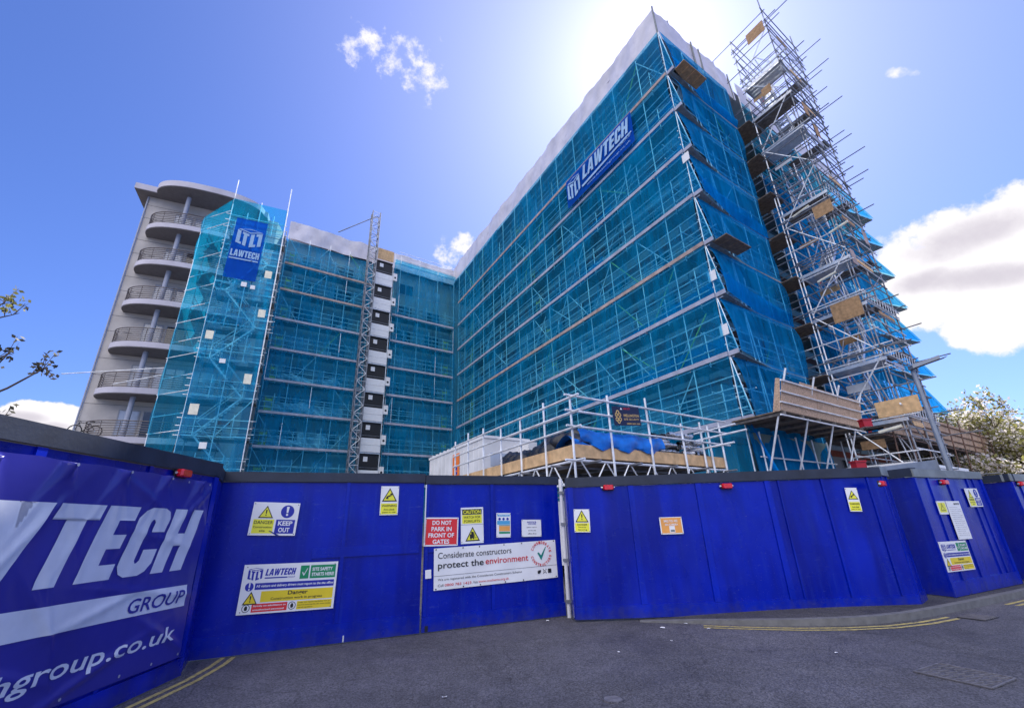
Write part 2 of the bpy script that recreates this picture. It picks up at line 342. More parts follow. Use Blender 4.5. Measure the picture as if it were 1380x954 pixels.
def asphalt(name, base, seed):
    m = bpy.data.materials.new(name); m.use_nodes = True; nt = m.node_tree; N = nt.nodes; L = nt.links; p = N['Principled BSDF']
    tc = N.new('ShaderNodeTexCoord'); mp = N.new('ShaderNodeMapping'); mp.inputs['Location'].default_value = (seed, seed, 0); L.new(tc.outputs['Object'], mp.inputs[0])
    def noise(sc, det=5, ro=.5):
        n = N.new('ShaderNodeTexNoise'); n.inputs['Scale'].default_value = sc; n.inputs['Detail'].default_value = det; n.inputs['Roughness'].default_value = ro; L.new(mp.outputs[0], n.inputs[0]); return n.outputs[0]
    def rng(x, a, b, c, d):
        r = N.new('ShaderNodeMapRange'); L.new(x, r.inputs[0])
        for i, k in enumerate((a, b, c, d)): r.inputs[i+1].default_value = k
        return r.outputs[0]
    def mul(a, b):
        q = N.new('ShaderNodeMath'); q.operation = 'MULTIPLY'; L.new(a, q.inputs[0]); L.new(b, q.inputs[1]); return q.outputs[0]
    vo = N.new('ShaderNodeTexVoronoi'); vo.inputs['Scale'].default_value = 75; L.new(mp.outputs[0], vo.inputs[0])
    bw = N.new('ShaderNodeRGBToBW'); L.new(vo.outputs['Color'], bw.inputs[0])
    sp = rng(bw.outputs[0], .2, .85, .55, 1.6)
    big = rng(noise(.45, 6, .6), .32, .68, .62, 1.32); mid = rng(noise(3.5, 6, .65), .3, .7, .82, 1.18)
    f = mul(mul(sp, big), mid)
    wv = N.new('ShaderNodeTexNoise'); wv.inputs['Scale'].default_value = 1.6; wv.inputs['Detail'].default_value = 5; L.new(mp.outputs[0], wv.inputs[0])
    ad = N.new('ShaderNodeMix'); ad.data_type = 'RGBA'; ad.blend_type = 'ADD'; ad.inputs[0].default_value = .55; L.new(mp.outputs[0], ad.inputs[6]); L.new(wv.outputs['Color'], ad.inputs[7])
    v2 = N.new('ShaderNodeTexVoronoi'); v2.feature = 'DISTANCE_TO_EDGE'; v2.inputs['Scale'].default_value = .42; L.new(ad.outputs[2], v2.inputs[0])
    cr = rng(v2.outputs['Distance'], .0, .006, .62, 1.0); f = mul(f, cr)
    f = mul(f, rng(noise(.9, 3), .55, .72, 1.0, .80))
    mx = N.new('ShaderNodeMix'); mx.data_type = 'RGBA'; mx.blend_type = 'MULTIPLY'; mx.inputs[0].default_value = 1; mx.inputs[6].default_value = (*base, 1); L.new(f, mx.inputs[7])
    L.new(mx.outputs[2], p.inputs['Base Color']); L.new(rng(noise(1.1, 5), .3, .7, .62, .85), p.inputs['Roughness'])
    b = N.new('ShaderNodeBump'); b.inputs['Strength'].default_value = .8; b.inputs['Distance'].default_value = .006; L.new(vo.outputs['Distance'], b.inputs['Height']); L.new(b.outputs[0], p.inputs['Normal'])
    MT[name] = m; return m
M_ASPH = asphalt('asphalt', (.090, .088, .103), 0); M_PAVE = asphalt('footway_asphalt', (.062, .060, .062), 17.0)
M_SITE = mat('site_ground', (.12, .11, .10), .9, var=.4, vs=1.5, bump=.3)
# ------------------------------------------------------------------ lettering
_tc = {}
def text2d(s, bold=0.0):
    k = (s, bold)
    if k in _tc: return _tc[k]
    cu = bpy.data.curves.new('lettering', 'FONT'); cu.body = s; cu.offset = bold; cu.resolution_u = 3; cu.fill_mode = 'FRONT' if False else 'BOTH'
    o = bpy.data.objects.new('lettering', cu); COL.objects.link(o)
    dg = bpy.context.evaluated_depsgraph_get(); me = bpy.data.meshes.new_from_object(o.evaluated_get(dg))
    vs = [(v.co.x, v.co.y) for v in me.vertices]; fs = [tuple(p.vertices) for p in me.polygons]
    bpy.data.objects.remove(o); bpy.data.curves.remove(cu); bpy.data.meshes.remove(me)
    x0 = min(v[0] for v in vs); x1 = max(v[0] for v in vs); y0 = min(v[1] for v in vs); y1 = max(v[1] for v in vs)
    _tc[k] = ([((x-x0)/(x1-x0), (y-y0)/(y1-y0)) for x, y in vs], fs, (x1-x0)/(y1-y0)); return _tc[k]
LET = {  # heavy block capitals drawn as outlines
 'L': (.54, [[(0, 0), (.54, 0), (.54, .2), (.27, .2), (.27, 1), (0, 1)]]),
 'A': (.74, [[(0, 0), (.24, 0), (.37, .75), (.37, 1), (.2, 1)], [(.5, 0), (.74, 0), (.54, 1), (.37, 1), (.37, .75)], [(.278, .2), (.462, .2), (.432, .38), (.308, .38)]]),
 'W': (1.0, [[(0, 1), (.22, 1), (.30, .40), (.39, 1), (.61, 1), (.70, .40), (.78, 1), (1, 1), (.84, 0), (.58, 0), (.5, .52), (.42, 0), (.16, 0)]]),
 'T': (.62, [[(0, 1), (0, .8), (.18, .8), (.18, 0), (.44, 0), (.44, .8), (.62, .8), (.62, 1)]]),
 'E': (.54, [[(0, 0), (.54, 0), (.54, .2), (.27, .2), (.27, .41), (.5, .41), (.5, .6), (.27, .6), (.27, .8), (.54, .8), (.54, 1), (0, 1)]]),
 'C': (.62, [[(.62, .37), (.36, .37), (.36, .22), (.32, .18), (.29, .18), (.26, .22), (.26, .78), (.29, .82), (.32, .82), (.36, .78), (.36, .63), (.62, .63), (.62, .84), (.55, .95), (.44, 1), (.18, 1), (.07, .95), (0, .84), (0, .16), (.07, .05), (.18, 0), (.44, 0), (.55, .05), (.62, .16)]]),
 'H': (.64, [[(0, 0), (.25, 0), (.25, .4), (.39, .4), (.39, 0), (.64, 0), (.64, 1), (.39, 1), (.39, .6), (.25, .6), (.25, 1), (0, 1)]]),
}
def block_text(s, shear=.0, gap=.07):
    x = 0; out = []
    for ch in s:
        w, polys = LET[ch]
        for p in polys: out.append([(x+a+shear*b, b) for a, b in p])
        x += w+gap
    x0 = min(a for p in out for a, b in p); x1 = max(a for p in out for a, b in p)
    return [[((a-x0)/(x1-x0), b) for a, b in p] for p in out]
def logo_polys():   # block-of-flats emblem: two slanted faces and an open roof
    P = []
    def face(x0, y0, x1, y1, pieces, h):
        for (a, b, c, d) in pieces:
            q = [(a, b), (c, b), (c, d), (a, d)]
            P.append([(x0+(x1-x0)*u, y0+(y1-y0)*u + h*v) for u, v in q])
    face(0, .16, .48, 0, [(0, 0, .30, 1), (.30, 0, .46, .17), (.56, 0, .84, 1), (.44, .83, .56, 1), (.84, .83, .98, 1)], .70)
    face(.54, 0, 1.0, .16, [(0, 0, .30, 1), (.30, 0, .52, .18), (.66, 0, .96, 1), (.46, .82, .66, 1)], .70)
    P.append([(0, .90), (.5, .755), (.5, .81), (.12, .915), (.5, .965), (.5, 1.0)]); P.append([(.5, .755), (1, .90), (.5, 1.0), (.5, .965), (.88, .915), (.5, .81)])
    return P
class Sign:
    def __init__(s, tl, u, v, w, h):
        s.tl, s.u, s.v, s.w, s.h = V(tl), V(u).normalized(), V(v).normalized(), w, h; s.n = s.u.cross(s.v).normalized()*-1
    def pt(s, x, y, k=0): return s.tl + s.u*(x*s.w) + s.v*(y*s.h) + s.n*(.0012*k)
    def rect(s, mb, x0, y0, x1, y1, k=1, mi=0): mb.poly([s.pt(x0, y1, k), s.pt(x1, y1, k), s.pt(x1, y0, k), s.pt(x0, y0, k)], mi)
    def text(s, mb, t, x0, y0, x1, y1, k=2, mi=0, bold=0.0, keep=False, shear=0.0, align='C'):
        vs, fs, asp = text2d(t, bold)
        if keep:
            w = asp*(y1-y0)*s.h/s.w
            if w < x1-x0:
                if align == 'C': c = (x0+x1)/2; x0, x1 = c-w/2, c+w/2
                else: x1 = x0+w
        mb.add([s.pt(x0+(x1-x0)*a + shear*b*(y1-y0)*s.h/s.w, y1+(y0-y1)*b, k) for a, b in vs], fs, mi)
    def polys(s, mb, ps, x0, y0, x1, y1, k=2, mi=0):
        for p in ps: mb.poly([s.pt(x0+(x1-x0)*a, y1+(y0-y1)*b, k) for a, b in p], mi)
    def disc(s, mb, cx, cy, r, k=2, mi=0, n=24, r0=None):
        ry = r*s.w/s.h; P = [(math.cos(2*math.pi*i/n), math.sin(2*math.pi*i/n)) for i in range(n)]
        if r0 is None: mb.poly([s.pt(cx+r*a, cy+ry*b, k) for a, b in P], mi)
        else:
            q = r0/r
            for i in range(n):
                (a, b), (c, d) = P[i], P[(i+1) % n]
                mb.poly([s.pt(cx+r*a, cy+ry*b, k), s.pt(cx+r*c, cy+ry*d, k), s.pt(cx+r*c*q, cy+ry*d*q, k), s.pt(cx+r*a*q, cy+ry*b*q, k)], mi)
    def tri(s, mb, cx, cy, w, k=2, mk=0, my=1, mark='!'):
        h = w*.87*s.w/s.h; P = [(-.5, .5), (.5, .5), (0, -.5)]
        mb.poly([s.pt(cx+a*w, cy+b*h, k) for a, b in P], mk); mb.poly([s.pt(cx+a*w*.78, cy+.03*h+b*h*.78, k+1) for a, b in P], my)
        if mark == '!':
            mb.poly([s.pt(cx+a*w, cy+b*h, k+2) for a, b in [(-.05, -.16), (.05, -.16), (.03, .16), (-.03, .16)]], mk); s.disc(mb, cx, cy+.27*h, .045*w, k+2, mk, 10)
        elif mark == 'fork':
            for q in ([(-.2, .3), (-.2, .02), (-.1, .02), (-.1, -.16), (.06, -.16), (.1, .06), (.1, .3)], [(.13, .3), (.13, -.14), (.16, -.14), (.16, .26), (.28, .26), (.28, .3)]):
                mb.poly([s.pt(cx+a*w, cy+b*h, k+2) for a, b in q], mk)
            s.disc(mb, cx-.12*w, cy+.32*h, .055*w, k+3, mk, 10); s.disc(mb, cx+.05*w, cy+.32*h, .045*w, k+3, mk, 10)
        elif mark == 'hand':
            mb.poly([s.pt(cx+a*w, cy+b*h, k+2) for a, b in [(-.26, .3), (-.2, .12), (.06, .0), (.12, .08), (-.1, .2), (-.06, .32)]], mk)
            mb.poly([s.pt(cx+a*w, cy+b*h, k+2) for a, b in [(.0, -.06), (.14, -.14), (.2, -.02), (.14, .06)]], mk)
    def board(s, m, parent, t=.004, name='board'):
        if s.w > .2 and s.tl.z < 3:
            fx = MB()
            for x, y in ((.035, .05), (.965, .05), (.035, .95), (.965, .95)):
                c = s.pt(x, y, 6); fx.poly([c+s.u*.007*math.cos(.785*i)+s.v*.007*math.sin(.785*i) for i in range(8)])
            fx.build('fixings', M_IRON, parent)
        mb = MB(); mb.box(s.pt(0, 1) - s.n*t, s.u*s.w, -s.v*s.h, s.n*t); return mb.build(name, m, parent)
def make_sign(name, label, cat, px, plane, off=.012, group=None, square=True):
    """px: TL, TR, BL corners seen on the plane (point, direction)"""
    p0, dr = plane; n = V((dr[1], -dr[0], 0)); n = n if n.dot(V((0, 0, 0))-V((p0[0], p0[1], 0))) > 0 else -n
    q = (p0[0]+n.x*off, p0[1]+n.y*off); a, b, c = (at_plane(*p, q, dr) for p in px)
    u = (b-a); w = u.length; v = c-a; v = v - u.normalized()*v.dot(u.normalized()); h = v.length
    S = Sign(a, u, v, w, h); T = thing(name, label, cat, a + u*.5 + v*.5, group); return S, T

# ------------------------------------------------------------------ ground, road, footway, kerb, lines
def zl(p, z): return V((p[0], p[1], z))
mb = MB(); mb.grid(lambda u, v: V((-700+1400*u, -700+1400*v, 0)), 8, 8)
tag(mb.build('road', M_ASPH, origin=(0, 0, 0)), kind='structure')
KER = [(1.9, 8.2), (2.35, 8.07), (2.8, 7.93), (3.4, 7.72), (4.0, 7.56), (4.6, 7.49), (5.2, 7.52), (5.8, 7.68), (6.4, 7.93), (7.2, 8.30), (8.1, 8.73), (9.1, 9.22), (10.4, 9.9), (12.2, 10.8), (15, 12.2), (22, 15.8), (34, 22)]
KZ = [.012, .03, .05, .07, .085, .095, .1] + [.1]*10
def offs(pts, d):
    out = []
    for i, p in enumerate(pts):
        a = V(pts[max(0, i-1)]); b = V(pts[min(len(pts)-1, i+1)]); t = (b-a).normalized(); out.append((p[0]-t.y*d, p[1]+t.x*d))
    return out
KIN = offs(KER, .12)
mb = MB()
for i in range(len(KER)-1):
    a, b, c, d = KER[i], KER[i+1], KIN[i+1], KIN[i]; za, zb = KZ[i], KZ[i+1]
    n = max(1, round((V(b)-V(a)).length/.6))
    mb.add([zl(a, -.05), zl(b, -.05), zl(c, -.05), zl(d, -.05), zl(a, za), zl(b, zb), zl(c, zb), zl(d, za)], [(4, 5, 6, 7), (0, 1, 5, 4), (2, 3, 7, 6)])
tag(mb.build('kerb', M_KERB, origin=(4, 7.6, 0)), kind='structure')
mb = MB()
far = [(p[0]-1.2, p[1]+4.5) for p in KIN]; far[0] = (1.9, 8.45); far[1] = (2.35, 8.45); far[2] = (2.8, 8.5); far[3] = (3.3, 9); far[4] = (3.8, 9.6)
for i in range(len(KER)-1):
    za, zb = KZ[i]-.004, KZ[i+1]-.004
    mb.poly([zl(KIN[i], za), zl(KIN[i+1], zb), zl(far[i+1], zb), zl(far[i], za)])
tag(mb.build('pavement', M_PAVE, origin=(5, 9, .1)), kind='structure')
mb = MB(); mb.poly([(-30, 9.4, .004), (0.5, 9.4, .004), (2.5, 9.3, .004), (3.2, 12, .004), (60, 40, .004), (60, 90, .004), (-70, 90, .004), (-70, 9.4, .004)])
tag(mb.build('site_ground', M_SITE, origin=(0, 20, 0)), kind='structure')
def ribbon(pts, d0, d1, z, i0=0, i1=None):
    a, b = offs(pts, d0), offs(pts, d1); i1 = i1 or len(pts)-1; m = MB()
    for i in range(i0, i1): m.poly([zl(a[i], z), zl(b[i], z), zl(b[i+1], z), zl(a[i+1], z)])
    return m
for d0, d1 in ((-.115, -.175), (-.245, -.305)):
    tag(ribbon(KER, d0, d1, .004, 2, 8).build('yellow_line', M_LINE, origin=(4, 7.4, 0)), kind='structure')
    tag(ribbon(KER, d0, d1, .004, 10).build('yellow_line', M_LINE, origin=(9, 9, 0)), kind='structure')
LL = [(-3.86, 9.0-16), (-3.86, 2), (-3.83, 4.2), (-3.80, 5.2), (-3.80, 5.9), (-3.88, 6.5), (-3.97, 6.85)]
for d0, d1 in ((.0, -.06), (-.13, -.19)):
    tag(ribbon(LL, d0, d1, .004).build('yellow_line', M_LINE, origin=(-3.8, 5, 0)), kind='structure')
# ironwork in the road
def quad_frame(pts):
    return [V(p) for p in pts]
dq = [at_z(1232, 905, .004), at_z(1266, 894, .004), at_z(1384, 913, .004), at_z(1337, 928, .004)]
T = thing('drain_cover', 'large rectangular cast iron drain cover with a bar grid set in the road', 'drain cover', (dq[0]+dq[2])/2)
ux, uy = dq[3]-dq[0], dq[1]-dq[0]
mb = MB(); mb.box(dq[0]-V((0, 0, .01)), ux, uy, (0, 0, .012)); mb.build('plate', M_ASPH, T)
mb = MB()
for f0, a in ((0, 1), (1, 1)):
    mb.beam(dq[0]+uy*f0+V((0, 0, .006)), dq[0]+uy*f0+ux+V((0, 0, .006)), .016, .010); mb.beam(dq[0]+ux*f0+V((0, 0, .006)), dq[0]+ux*f0+uy+V((0, 0, .006)), .016, .010)
mb.build('frame', M_IRON, T)
mb = MB()
for i in range(1, 9):
    for j in range(3):
        a = dq[0]+ux*((i-.25)/9.)+uy*(j/3.+.04); b = dq[0]+ux*((i+.35)/9.)+uy*((j+.86)/3.)
        mb.beam(a+V((0, 0, .004)), b+V((0, 0, .004)), .010, .012)
mb.build('bars', M_IRON, T)
g = [V((6.55, 7.75, .003)), V((7.0, 7.97, .003))]; t = (g[1]-g[0]).normalized(); nn = V((t.y, -t.x, 0))
T = thing('gully_grate', 'small black gully grate between yellow lines at the kerb', 'gully grate', (g[0]+g[1])/2)
mb = MB(); mb.box(g[0], t*.45, nn*.32, (0, 0, .006)); mb.build('frame', M_BLACK, T)
mb = MB()
for i in range(7): mb.beam(g[0]+t*(.04+.06*i)+V((0, 0, .01)), g[0]+t*(.04+.06*i)+nn*.32+V((0, 0, .01)), .022, .012)
mb.build('bars', M_IRON, T)
def cover(px, py, r, label):
    c = at_z(px, py, 0); T = thing('manhole_cover', label, 'manhole cover', c)
    mb = MB(); n = 24; mb.prism([c+V((r*math.cos(6.283*i/n), r*math.sin(6.283*i/n), .003)) for i in range(n)], (0, 0, .003)); mb.build('lid', M_IRON, T)
    mb = MB()
    for i in range(n):
        a, b = 6.283*i/n, 6.283*(i+1)/n
        mb.beam(c+V((r*1.06*math.cos(a), r*1.06*math.sin(a), .003)), c+V((r*1.06*math.cos(b), r*1.06*math.sin(b), .003)), .018, .008)
    mb.build('rim', M_ASPH, T)
cover(826, 942, .085, 'small round dark stopcock cover set in the road at the foot of the photo')
# litter: crumpled scraps on the road
for i, (px, py, s, lab) in enumerate([(893, 846, .07, 'crumpled pale wrapper below the orange notice hoarding'), (955, 847, .05, 'small white scrap at the end of the yellow lines'), (905, 863, .03, 'tiny white scrap on the road left of centre right'), (1127, 879, .035, 'flat white fleck in the open road'), (834, 878, .03, 'lone pale fleck on the road below the gate post'), (599, 939, .045, 'white paper scrap at the bottom of the road'), (924, 840, .05, 'small pale scrap touching the kick board'), (738, 836, .05, 'pale grit scrap by the right gate leaf')]):
    c = at_z(px, py, .008); mb = MB(); rr = random.Random(i); s *= .62
    mb.grid(lambda u, v: c+V(((u-.5)*s*1.6, (v-.5)*s, rr.uniform(0, s*.35))), 4, 3)
    tag(mb.build('litter', M_SIGNW, origin=c), lab, 'litter', 'scraps of litter on the road')
mb = MB(); c = at_z(1302, 801, .1)
for i in range(9): mb.add([c+V((random.uniform(-.08, .12), random.uniform(-.05, .05), random.uniform(.0, .03))) for _ in range(3)], [(0, 1, 2)])
tag(mb.build('weed', M_LEAF, origin=c), 'small green weed at the foot of the box hoarding', 'weed')

# ------------------------------------------------------------------ hoardings
def hoarding(name, label, p0, p1, h, z=0, seams=(), battens=(), kick=.2, cap=.15, capm=None, rail=None, t=.05, cat='hoarding', out=None, group=None, kick_lip=True):
    p0 = V((*p0, z)); p1 = V((*p1, z)); u = (p1-p0).normalized(); ln = (p1-p0).length
    n = V((u.y, -u.x, 0)); n = n if n.dot(V((0, 0, 0))-p0) > 0 else -n
    if out is not None: n = V(out)
    T = thing(name, label, cat, p0, group); hp = h-cap
    cuts = [0]+list(seams)+[ln]
    for i in range(len(cuts)-1):
        mb = MB(); mb.box(p0+u*(cuts[i]+.002)+V((0, 0, .02)), u*(cuts[i+1]-cuts[i]-.004), -n*.018, (0, 0, hp-.03)); mb.build('panel', M_BLUE, T)
    for b in battens:
        s, w = b if isinstance(b, tuple) else (b, .09)
        mb = MB(); mb.box(p0+u*(s-w/2)+V((0, 0, kick+.003)), u*w, n*.022, (0, 0, hp-kick-.012)); mb.build('batten', M_BLUE2, T)
    if rail:
        for (z0, s0, s1, hh) in rail:
            mb = MB(); mb.box(p0+u*s0+V((0, 0, z0)), u*(s1-s0), n*.020, (0, 0, hh)); mb.build('rail', M_BLUE2, T)
    if kick:
        mb = MB(); mb.box(p0+u*.0+V((0, 0, .015)), u*ln, n*.026, (0, 0, kick-.015)); mb.build('kick_board', M_BLUE2, T)
    mb = MB(); mb.box(p0-u*.01+n*.035+V((0, 0, hp)), u*(ln+.02), -n*.16, (0, 0, cap)); mb.build('capping', capm or M_CAP, T)
    return T, (p0, u, n)
LEFT0 = V((-3.967, 6.07)); LDIR = V((.035, -.9994))
a = LEFT0; b = LEFT0+LDIR*9.0
hl, (lp, lu, ln_) = hoarding('site_hoarding', 'blue timber hoarding on the left carrying the big company banner', a, b, 2.40, seams=(1.22, 2.44, 3.66, 4.88, 6.1, 7.3), battens=((.05, .09), (1.22, .05), (2.44, .09), (3.66, .09), (4.88, .09), (6.1, .09)), kick=.2, cap=.17)
mb = MB(); mb.box(lp+ln_*.0+V((0, 0, .02)), -lu*.62, -ln_*.05, (0, 0, 2.21)); 
G0 = V((-4.33, 6.71)); G1 = V((.78, 8.91)); gd = (G1-G0).normalized(); SEAM = G0+gd*3.0
# short return between the left hoarding and the gate
hoarding('hoarding_return', 'narrow dark blue return panel between banner hoarding and gate', LEFT0, G0+gd*.02, 2.38, kick=.2, cap=.16, out=(.85, -.5, 0))
gl, (gp, gu, gn) = hoarding('site_gate', 'left leaf of the blue site gate with keep out and site safety signs', G0, SEAM, 2.38, seams=(1.78,), battens=((1.78, .05),), rail=((1.14, 1.35, 2.95, .14),), kick=.26, cap=.14, cat='gate', group='leaves of the site gate')
mb = MB(); mb.tube(gp+gu*1.9+gn*.03+V((0, 0, .02)), gp+gu*1.9+gn*.03+V((0, 0, .1)), .012); mb.build('drop_bolt', M_GALV, gl)
gr, (g2, _, _) = hoarding('site_gate', 'right leaf of the blue site gate with the long white considerate constructors banner', SEAM+gd*.03, G1, 2.36, seams=(1.19,), battens=((1.19, .06), (.04, .05)), rail=((1.14, .07, 1.16, .14),), kick=.22, cap=.14, cat='gate', group='leaves of the site gate')
mb = MB(); mb.beam(g2+gu*.0+gn*.03+V((0, 0, 1.3)), g2+gn*.03+V((0, 0, 2.2)), .035, .02); mb.build('closing_strip', M_ALU, gr)
mb = MB(); mb.box(g2+gu*.05+gn*.001+V((0, 0, .02)), gu*.05, gn*.03, (0, 0, .08)); mb.build('gate_foot', M_BLACK, gr)
M0 = V((.90, 8.38)); M1 = V((6.55, 8.36))
hm, (mp_, mu, mn) = hoarding('site_hoarding', 'long plain blue hoarding right of the gate with two red lamps', M0, M1, 2.26, z=.02, seams=(1.13, 2.3, 3.55, 4.55), battens=((.06, .1), (1.15, .10), (2.36, .10), (3.60, .10), (3.80, .03), (4.58, .04), (5.40, .035)), kick=.2, cap=.16)
mb = MB(); mb.box(mp_+V((0, 0, .02)), mn*-.45, mu*-.02, (0, 0, 2.06)); mb.build('end_panel', M_BLUE, hm)
E1 = V((6.98, 8.75))
hoarding('hoarding_return', 'narrow angled end panel of blue hoarding beside the recess', M1, E1, 2.24, z=.06, battens=((.03, .03), (.42, .04)), kick=.2, cap=.16, capm=M_CAPG)
B0 = V((7.50, 8.79)); B1 = V((10.04, 10.09)); BS = V((6.9, 10.9))
bd = (B1-B0).normalized()
hs, _ = hoarding('hoarding_return', 'deep blue side panel of the box hoarding next to the recess', B0, BS, 2.20, z=.09, kick=0, cap=.15)
hb, (bp, bu, bn) = hoarding('site_hoarding', 'box hoarding panel with long white notice and two safety signs', B0, B1, 2.18, z=.09, seams=(.8, 1.6, 2.3), battens=((.04, .08), (.52, .05), (1.28, .06), (2.15, .06), (2.42, .06), (2.8, .1)), kick=.24, cap=.15, capm=M_CAPG)
B2 = V((10.62, 10.05)); B3 = B2+bd*5.5
hoarding('hoarding_return', 'blue side panel of the farthest hoarding at the right edge', B2, B2+V((-.35, 2.2)), 2.12, z=.09, kick=0, cap=.15)
hf, (fp, fu, fn) = hoarding('site_hoarding', 'farthest blue hoarding at the right edge of the photo', B2, B3, 2.12, z=.09, seams=(1.2, 2.4, 3.6), battens=((.04, .06), (.4, .05), (1.2, .06), (2.4, .06)), kick=.22, cap=.15, capm=M_CAPG)
# galvanised gate post in the gap
c = V((.835, 8.78, 0))
T = thing('gate_post', 'white galvanised post in the gap beside the gate', 'gate post', c)
mb = MB(); mb.tube(c, c+V((0, 0, 2.3)), .035, 10); mb.build('post', M_WHITE, T)
mb = MB()
for z in (.25, .9, 1.5, 2.05): mb.beam(c+V((-.05, -.04, z)), c+V((.06, -.04, z)), .03, .05)
mb.build('hinges', M_GALVD, T)
# red hazard lamps under the cappings
def hoarding_lamp(p, u, n, label):
    p, u, n = V(p), V(u), V(n); T = thing('hazard_lamp', label, 'lamp', p, 'red hazard lamps along the hoardings')
    mb = MB(); z = V((0, 0, 1))
    ring = lambda f, k: [p+n*.03+u*(x*f)+z*(y*f)+n*k for x, y in [(-.09, -.03), (-.07, -.045), (.07, -.045), (.09, -.03), (.09, .03), (.07, .045), (-.07, .045), (-.09, .03)]]
    a, b, c = ring(1, 0), ring(1, .045), ring(.82, .07)
    mb.add(a+b+c, [(i, (i+1) % 8, (i+1) % 8+8, i+8) for i in range(8)]+[(i+8, (i+1) % 8+8, (i+1) % 8+16, i+16) for i in range(8)]+[tuple(range(16, 24)), tuple(reversed(range(8)))]); mb.build('lens', M_LAMP, T)
    mb = MB(); mb.box(p+n*.002-u*.10-z*.05, u*.2, n*.026, z*.1); mb.build('base', M_BLACK, T)
    mb = MB(); mb.tube(p+n*.04-u*.13, p+n*.04-u*.10, .018, 8); mb.tube(p+n*.04+u*.10, p+n*.04+u*.115, .014, 8); mb.build('end_cap', M_ALU, T)
hoarding_lamp(lp+lu*.78+ln_*.02+V((0, 0, 2.19)), lu, ln_, 'red hazard lamp above the company banner')
hoarding_lamp(at_plane(819, 657, M0, (1, -.004))+mn*.0, mu, mn, 'red hazard lamp nearest the gate post on the plain hoarding')
hoarding_lamp(at_plane(978, 655, M0, (1, -.004)), mu, mn, 'red hazard lamp on the plain hoarding right of the orange notice')
ed = (E1-M1).normalized(); en = V((ed.y, -ed.x, 0))
hoarding_lamp(at_plane(1183, 652, M1, ed)+en*.01, V((*ed, 0)), en, 'red hazard lamp on the narrow end panel')
hoarding_lamp(at_plane(1268, 650, B0, bd), bu, bn, 'red hazard lamp above the long white notice')
hoarding_lamp(at_plane(1372, 652, B2, bd), fu, fn, 'red hazard lamp on the farthest hoarding')
# ------------------------------------------------------------------ the big company banner (wrinkled vinyl)
def ban_disp(s, z):
    w = .010*math.sin(s*3.1+z*1.3)+.006*math.sin(z*5.2-s*2.0)
    for (s0, z0) in ((.4, 2.14), (1.0, 2.14), (1.62, 2.13), (2.2, 2.12), (2.8, 2.1)):   # creases running down from the eyelets
        dx = s-s0; dz = z0-z
        if dz > 0:
            for k in (-.42, -.12, .2, .5):
                e = dx-k*dz; w += .020*math.exp(-(e/.045)**2)*math.exp(-dz*2.2)
    for (s0, z0, an, ln, am) in ((.5, .5, .5, .5, .01), (.35, 1.9, -.7, .35, .01), (1.0, 1.0, .15, .7, .008), (1.45, .9, -.25, .5, .009), (.5, .9, .1, .3, .008), (2.3, .6, .35, .5, .01), (1.3, 1.95, .4, .4, .01), (2.4, 1.5, -.9, .5, .01), (1.5, .35, -.3, .7, .012), (2.1, 1.0, .9, .4, .008), (.9, 1.5, .2, .6, .006), (1.9, .7, 1.2, .5, .01)):
        ca, sa = math.cos(an), math.sin(an); q = (s-s0)*ca+(z-z0)*sa; e = -(s-s0)*sa+(z-z0)*ca
        w += 1.7*am*math.exp(-(e/.04)**2)*math.exp(-(q/ln)**2)
    return w
def ban_pt(s, z, k=0.0): return lp + lu*s + ln_*(.045+ban_disp(s, z)+k) + V((0, 0, z))
BS0, BS1 = .16, 6.4
def ban_z(s, t):   # t 0 bottom, 1 top; edges sag between eyelets
    top = 2.15-.012*abs(math.sin(s*5.1)); return .23+(top-.23)*t
T = thing('company_banner', 'huge wrinkled royal blue vinyl banner with white company name on the left hoarding', 'banner', lp+lu*2.5+V((0, 0, 1.2)))
mb = MB(); mb.grid(lambda u, v: ban_pt(BS0+(BS1-BS0)*u, ban_z(BS0+(BS1-BS0)*u, v)), 330, 100); mb.build('vinyl_sheet', M_BANNER, T, smooth=True)
def drape(polys, name, m, k=.006, step=.02):
    bm = bmesh.new()
    for p in polys:
        vs = [bm.verts.new((s, z, 0)) for s, z in p]
        try: bm.faces.new(vs)
        except ValueError: pass
    bmesh.ops.triangulate(bm, faces=bm.faces)
    s0 = min(v.co.x for v in bm.verts); s1 = max(v.co.x for v in bm.verts); z0 = min(v.co.y for v in bm.verts); z1 = max(v.co.y for v in bm.verts)
    x = s0+step
    while x < s1:
        bmesh.ops.bisect_plane(bm, geom=bm.verts[:]+bm.edges[:]+bm.faces[:], plane_co=(x, 0, 0), plane_no=(1, 0, 0)); x += step
    z = z0+step
    while z < z1:
        bmesh.ops.bisect_plane(bm, geom=bm.verts[:]+bm.edges[:]+bm.faces[:], plane_co=(0, z, 0), plane_no=(0, 1, 0)); z += step
    bm.verts.index_update(); mb = MB(); mb.add([ban_pt(v.co.x, v.co.y, k) for v in bm.verts], [[v.index for v in f.verts] for f in bm.faces]); bm.free()
    return mb.build(name, m, T, smooth=True)
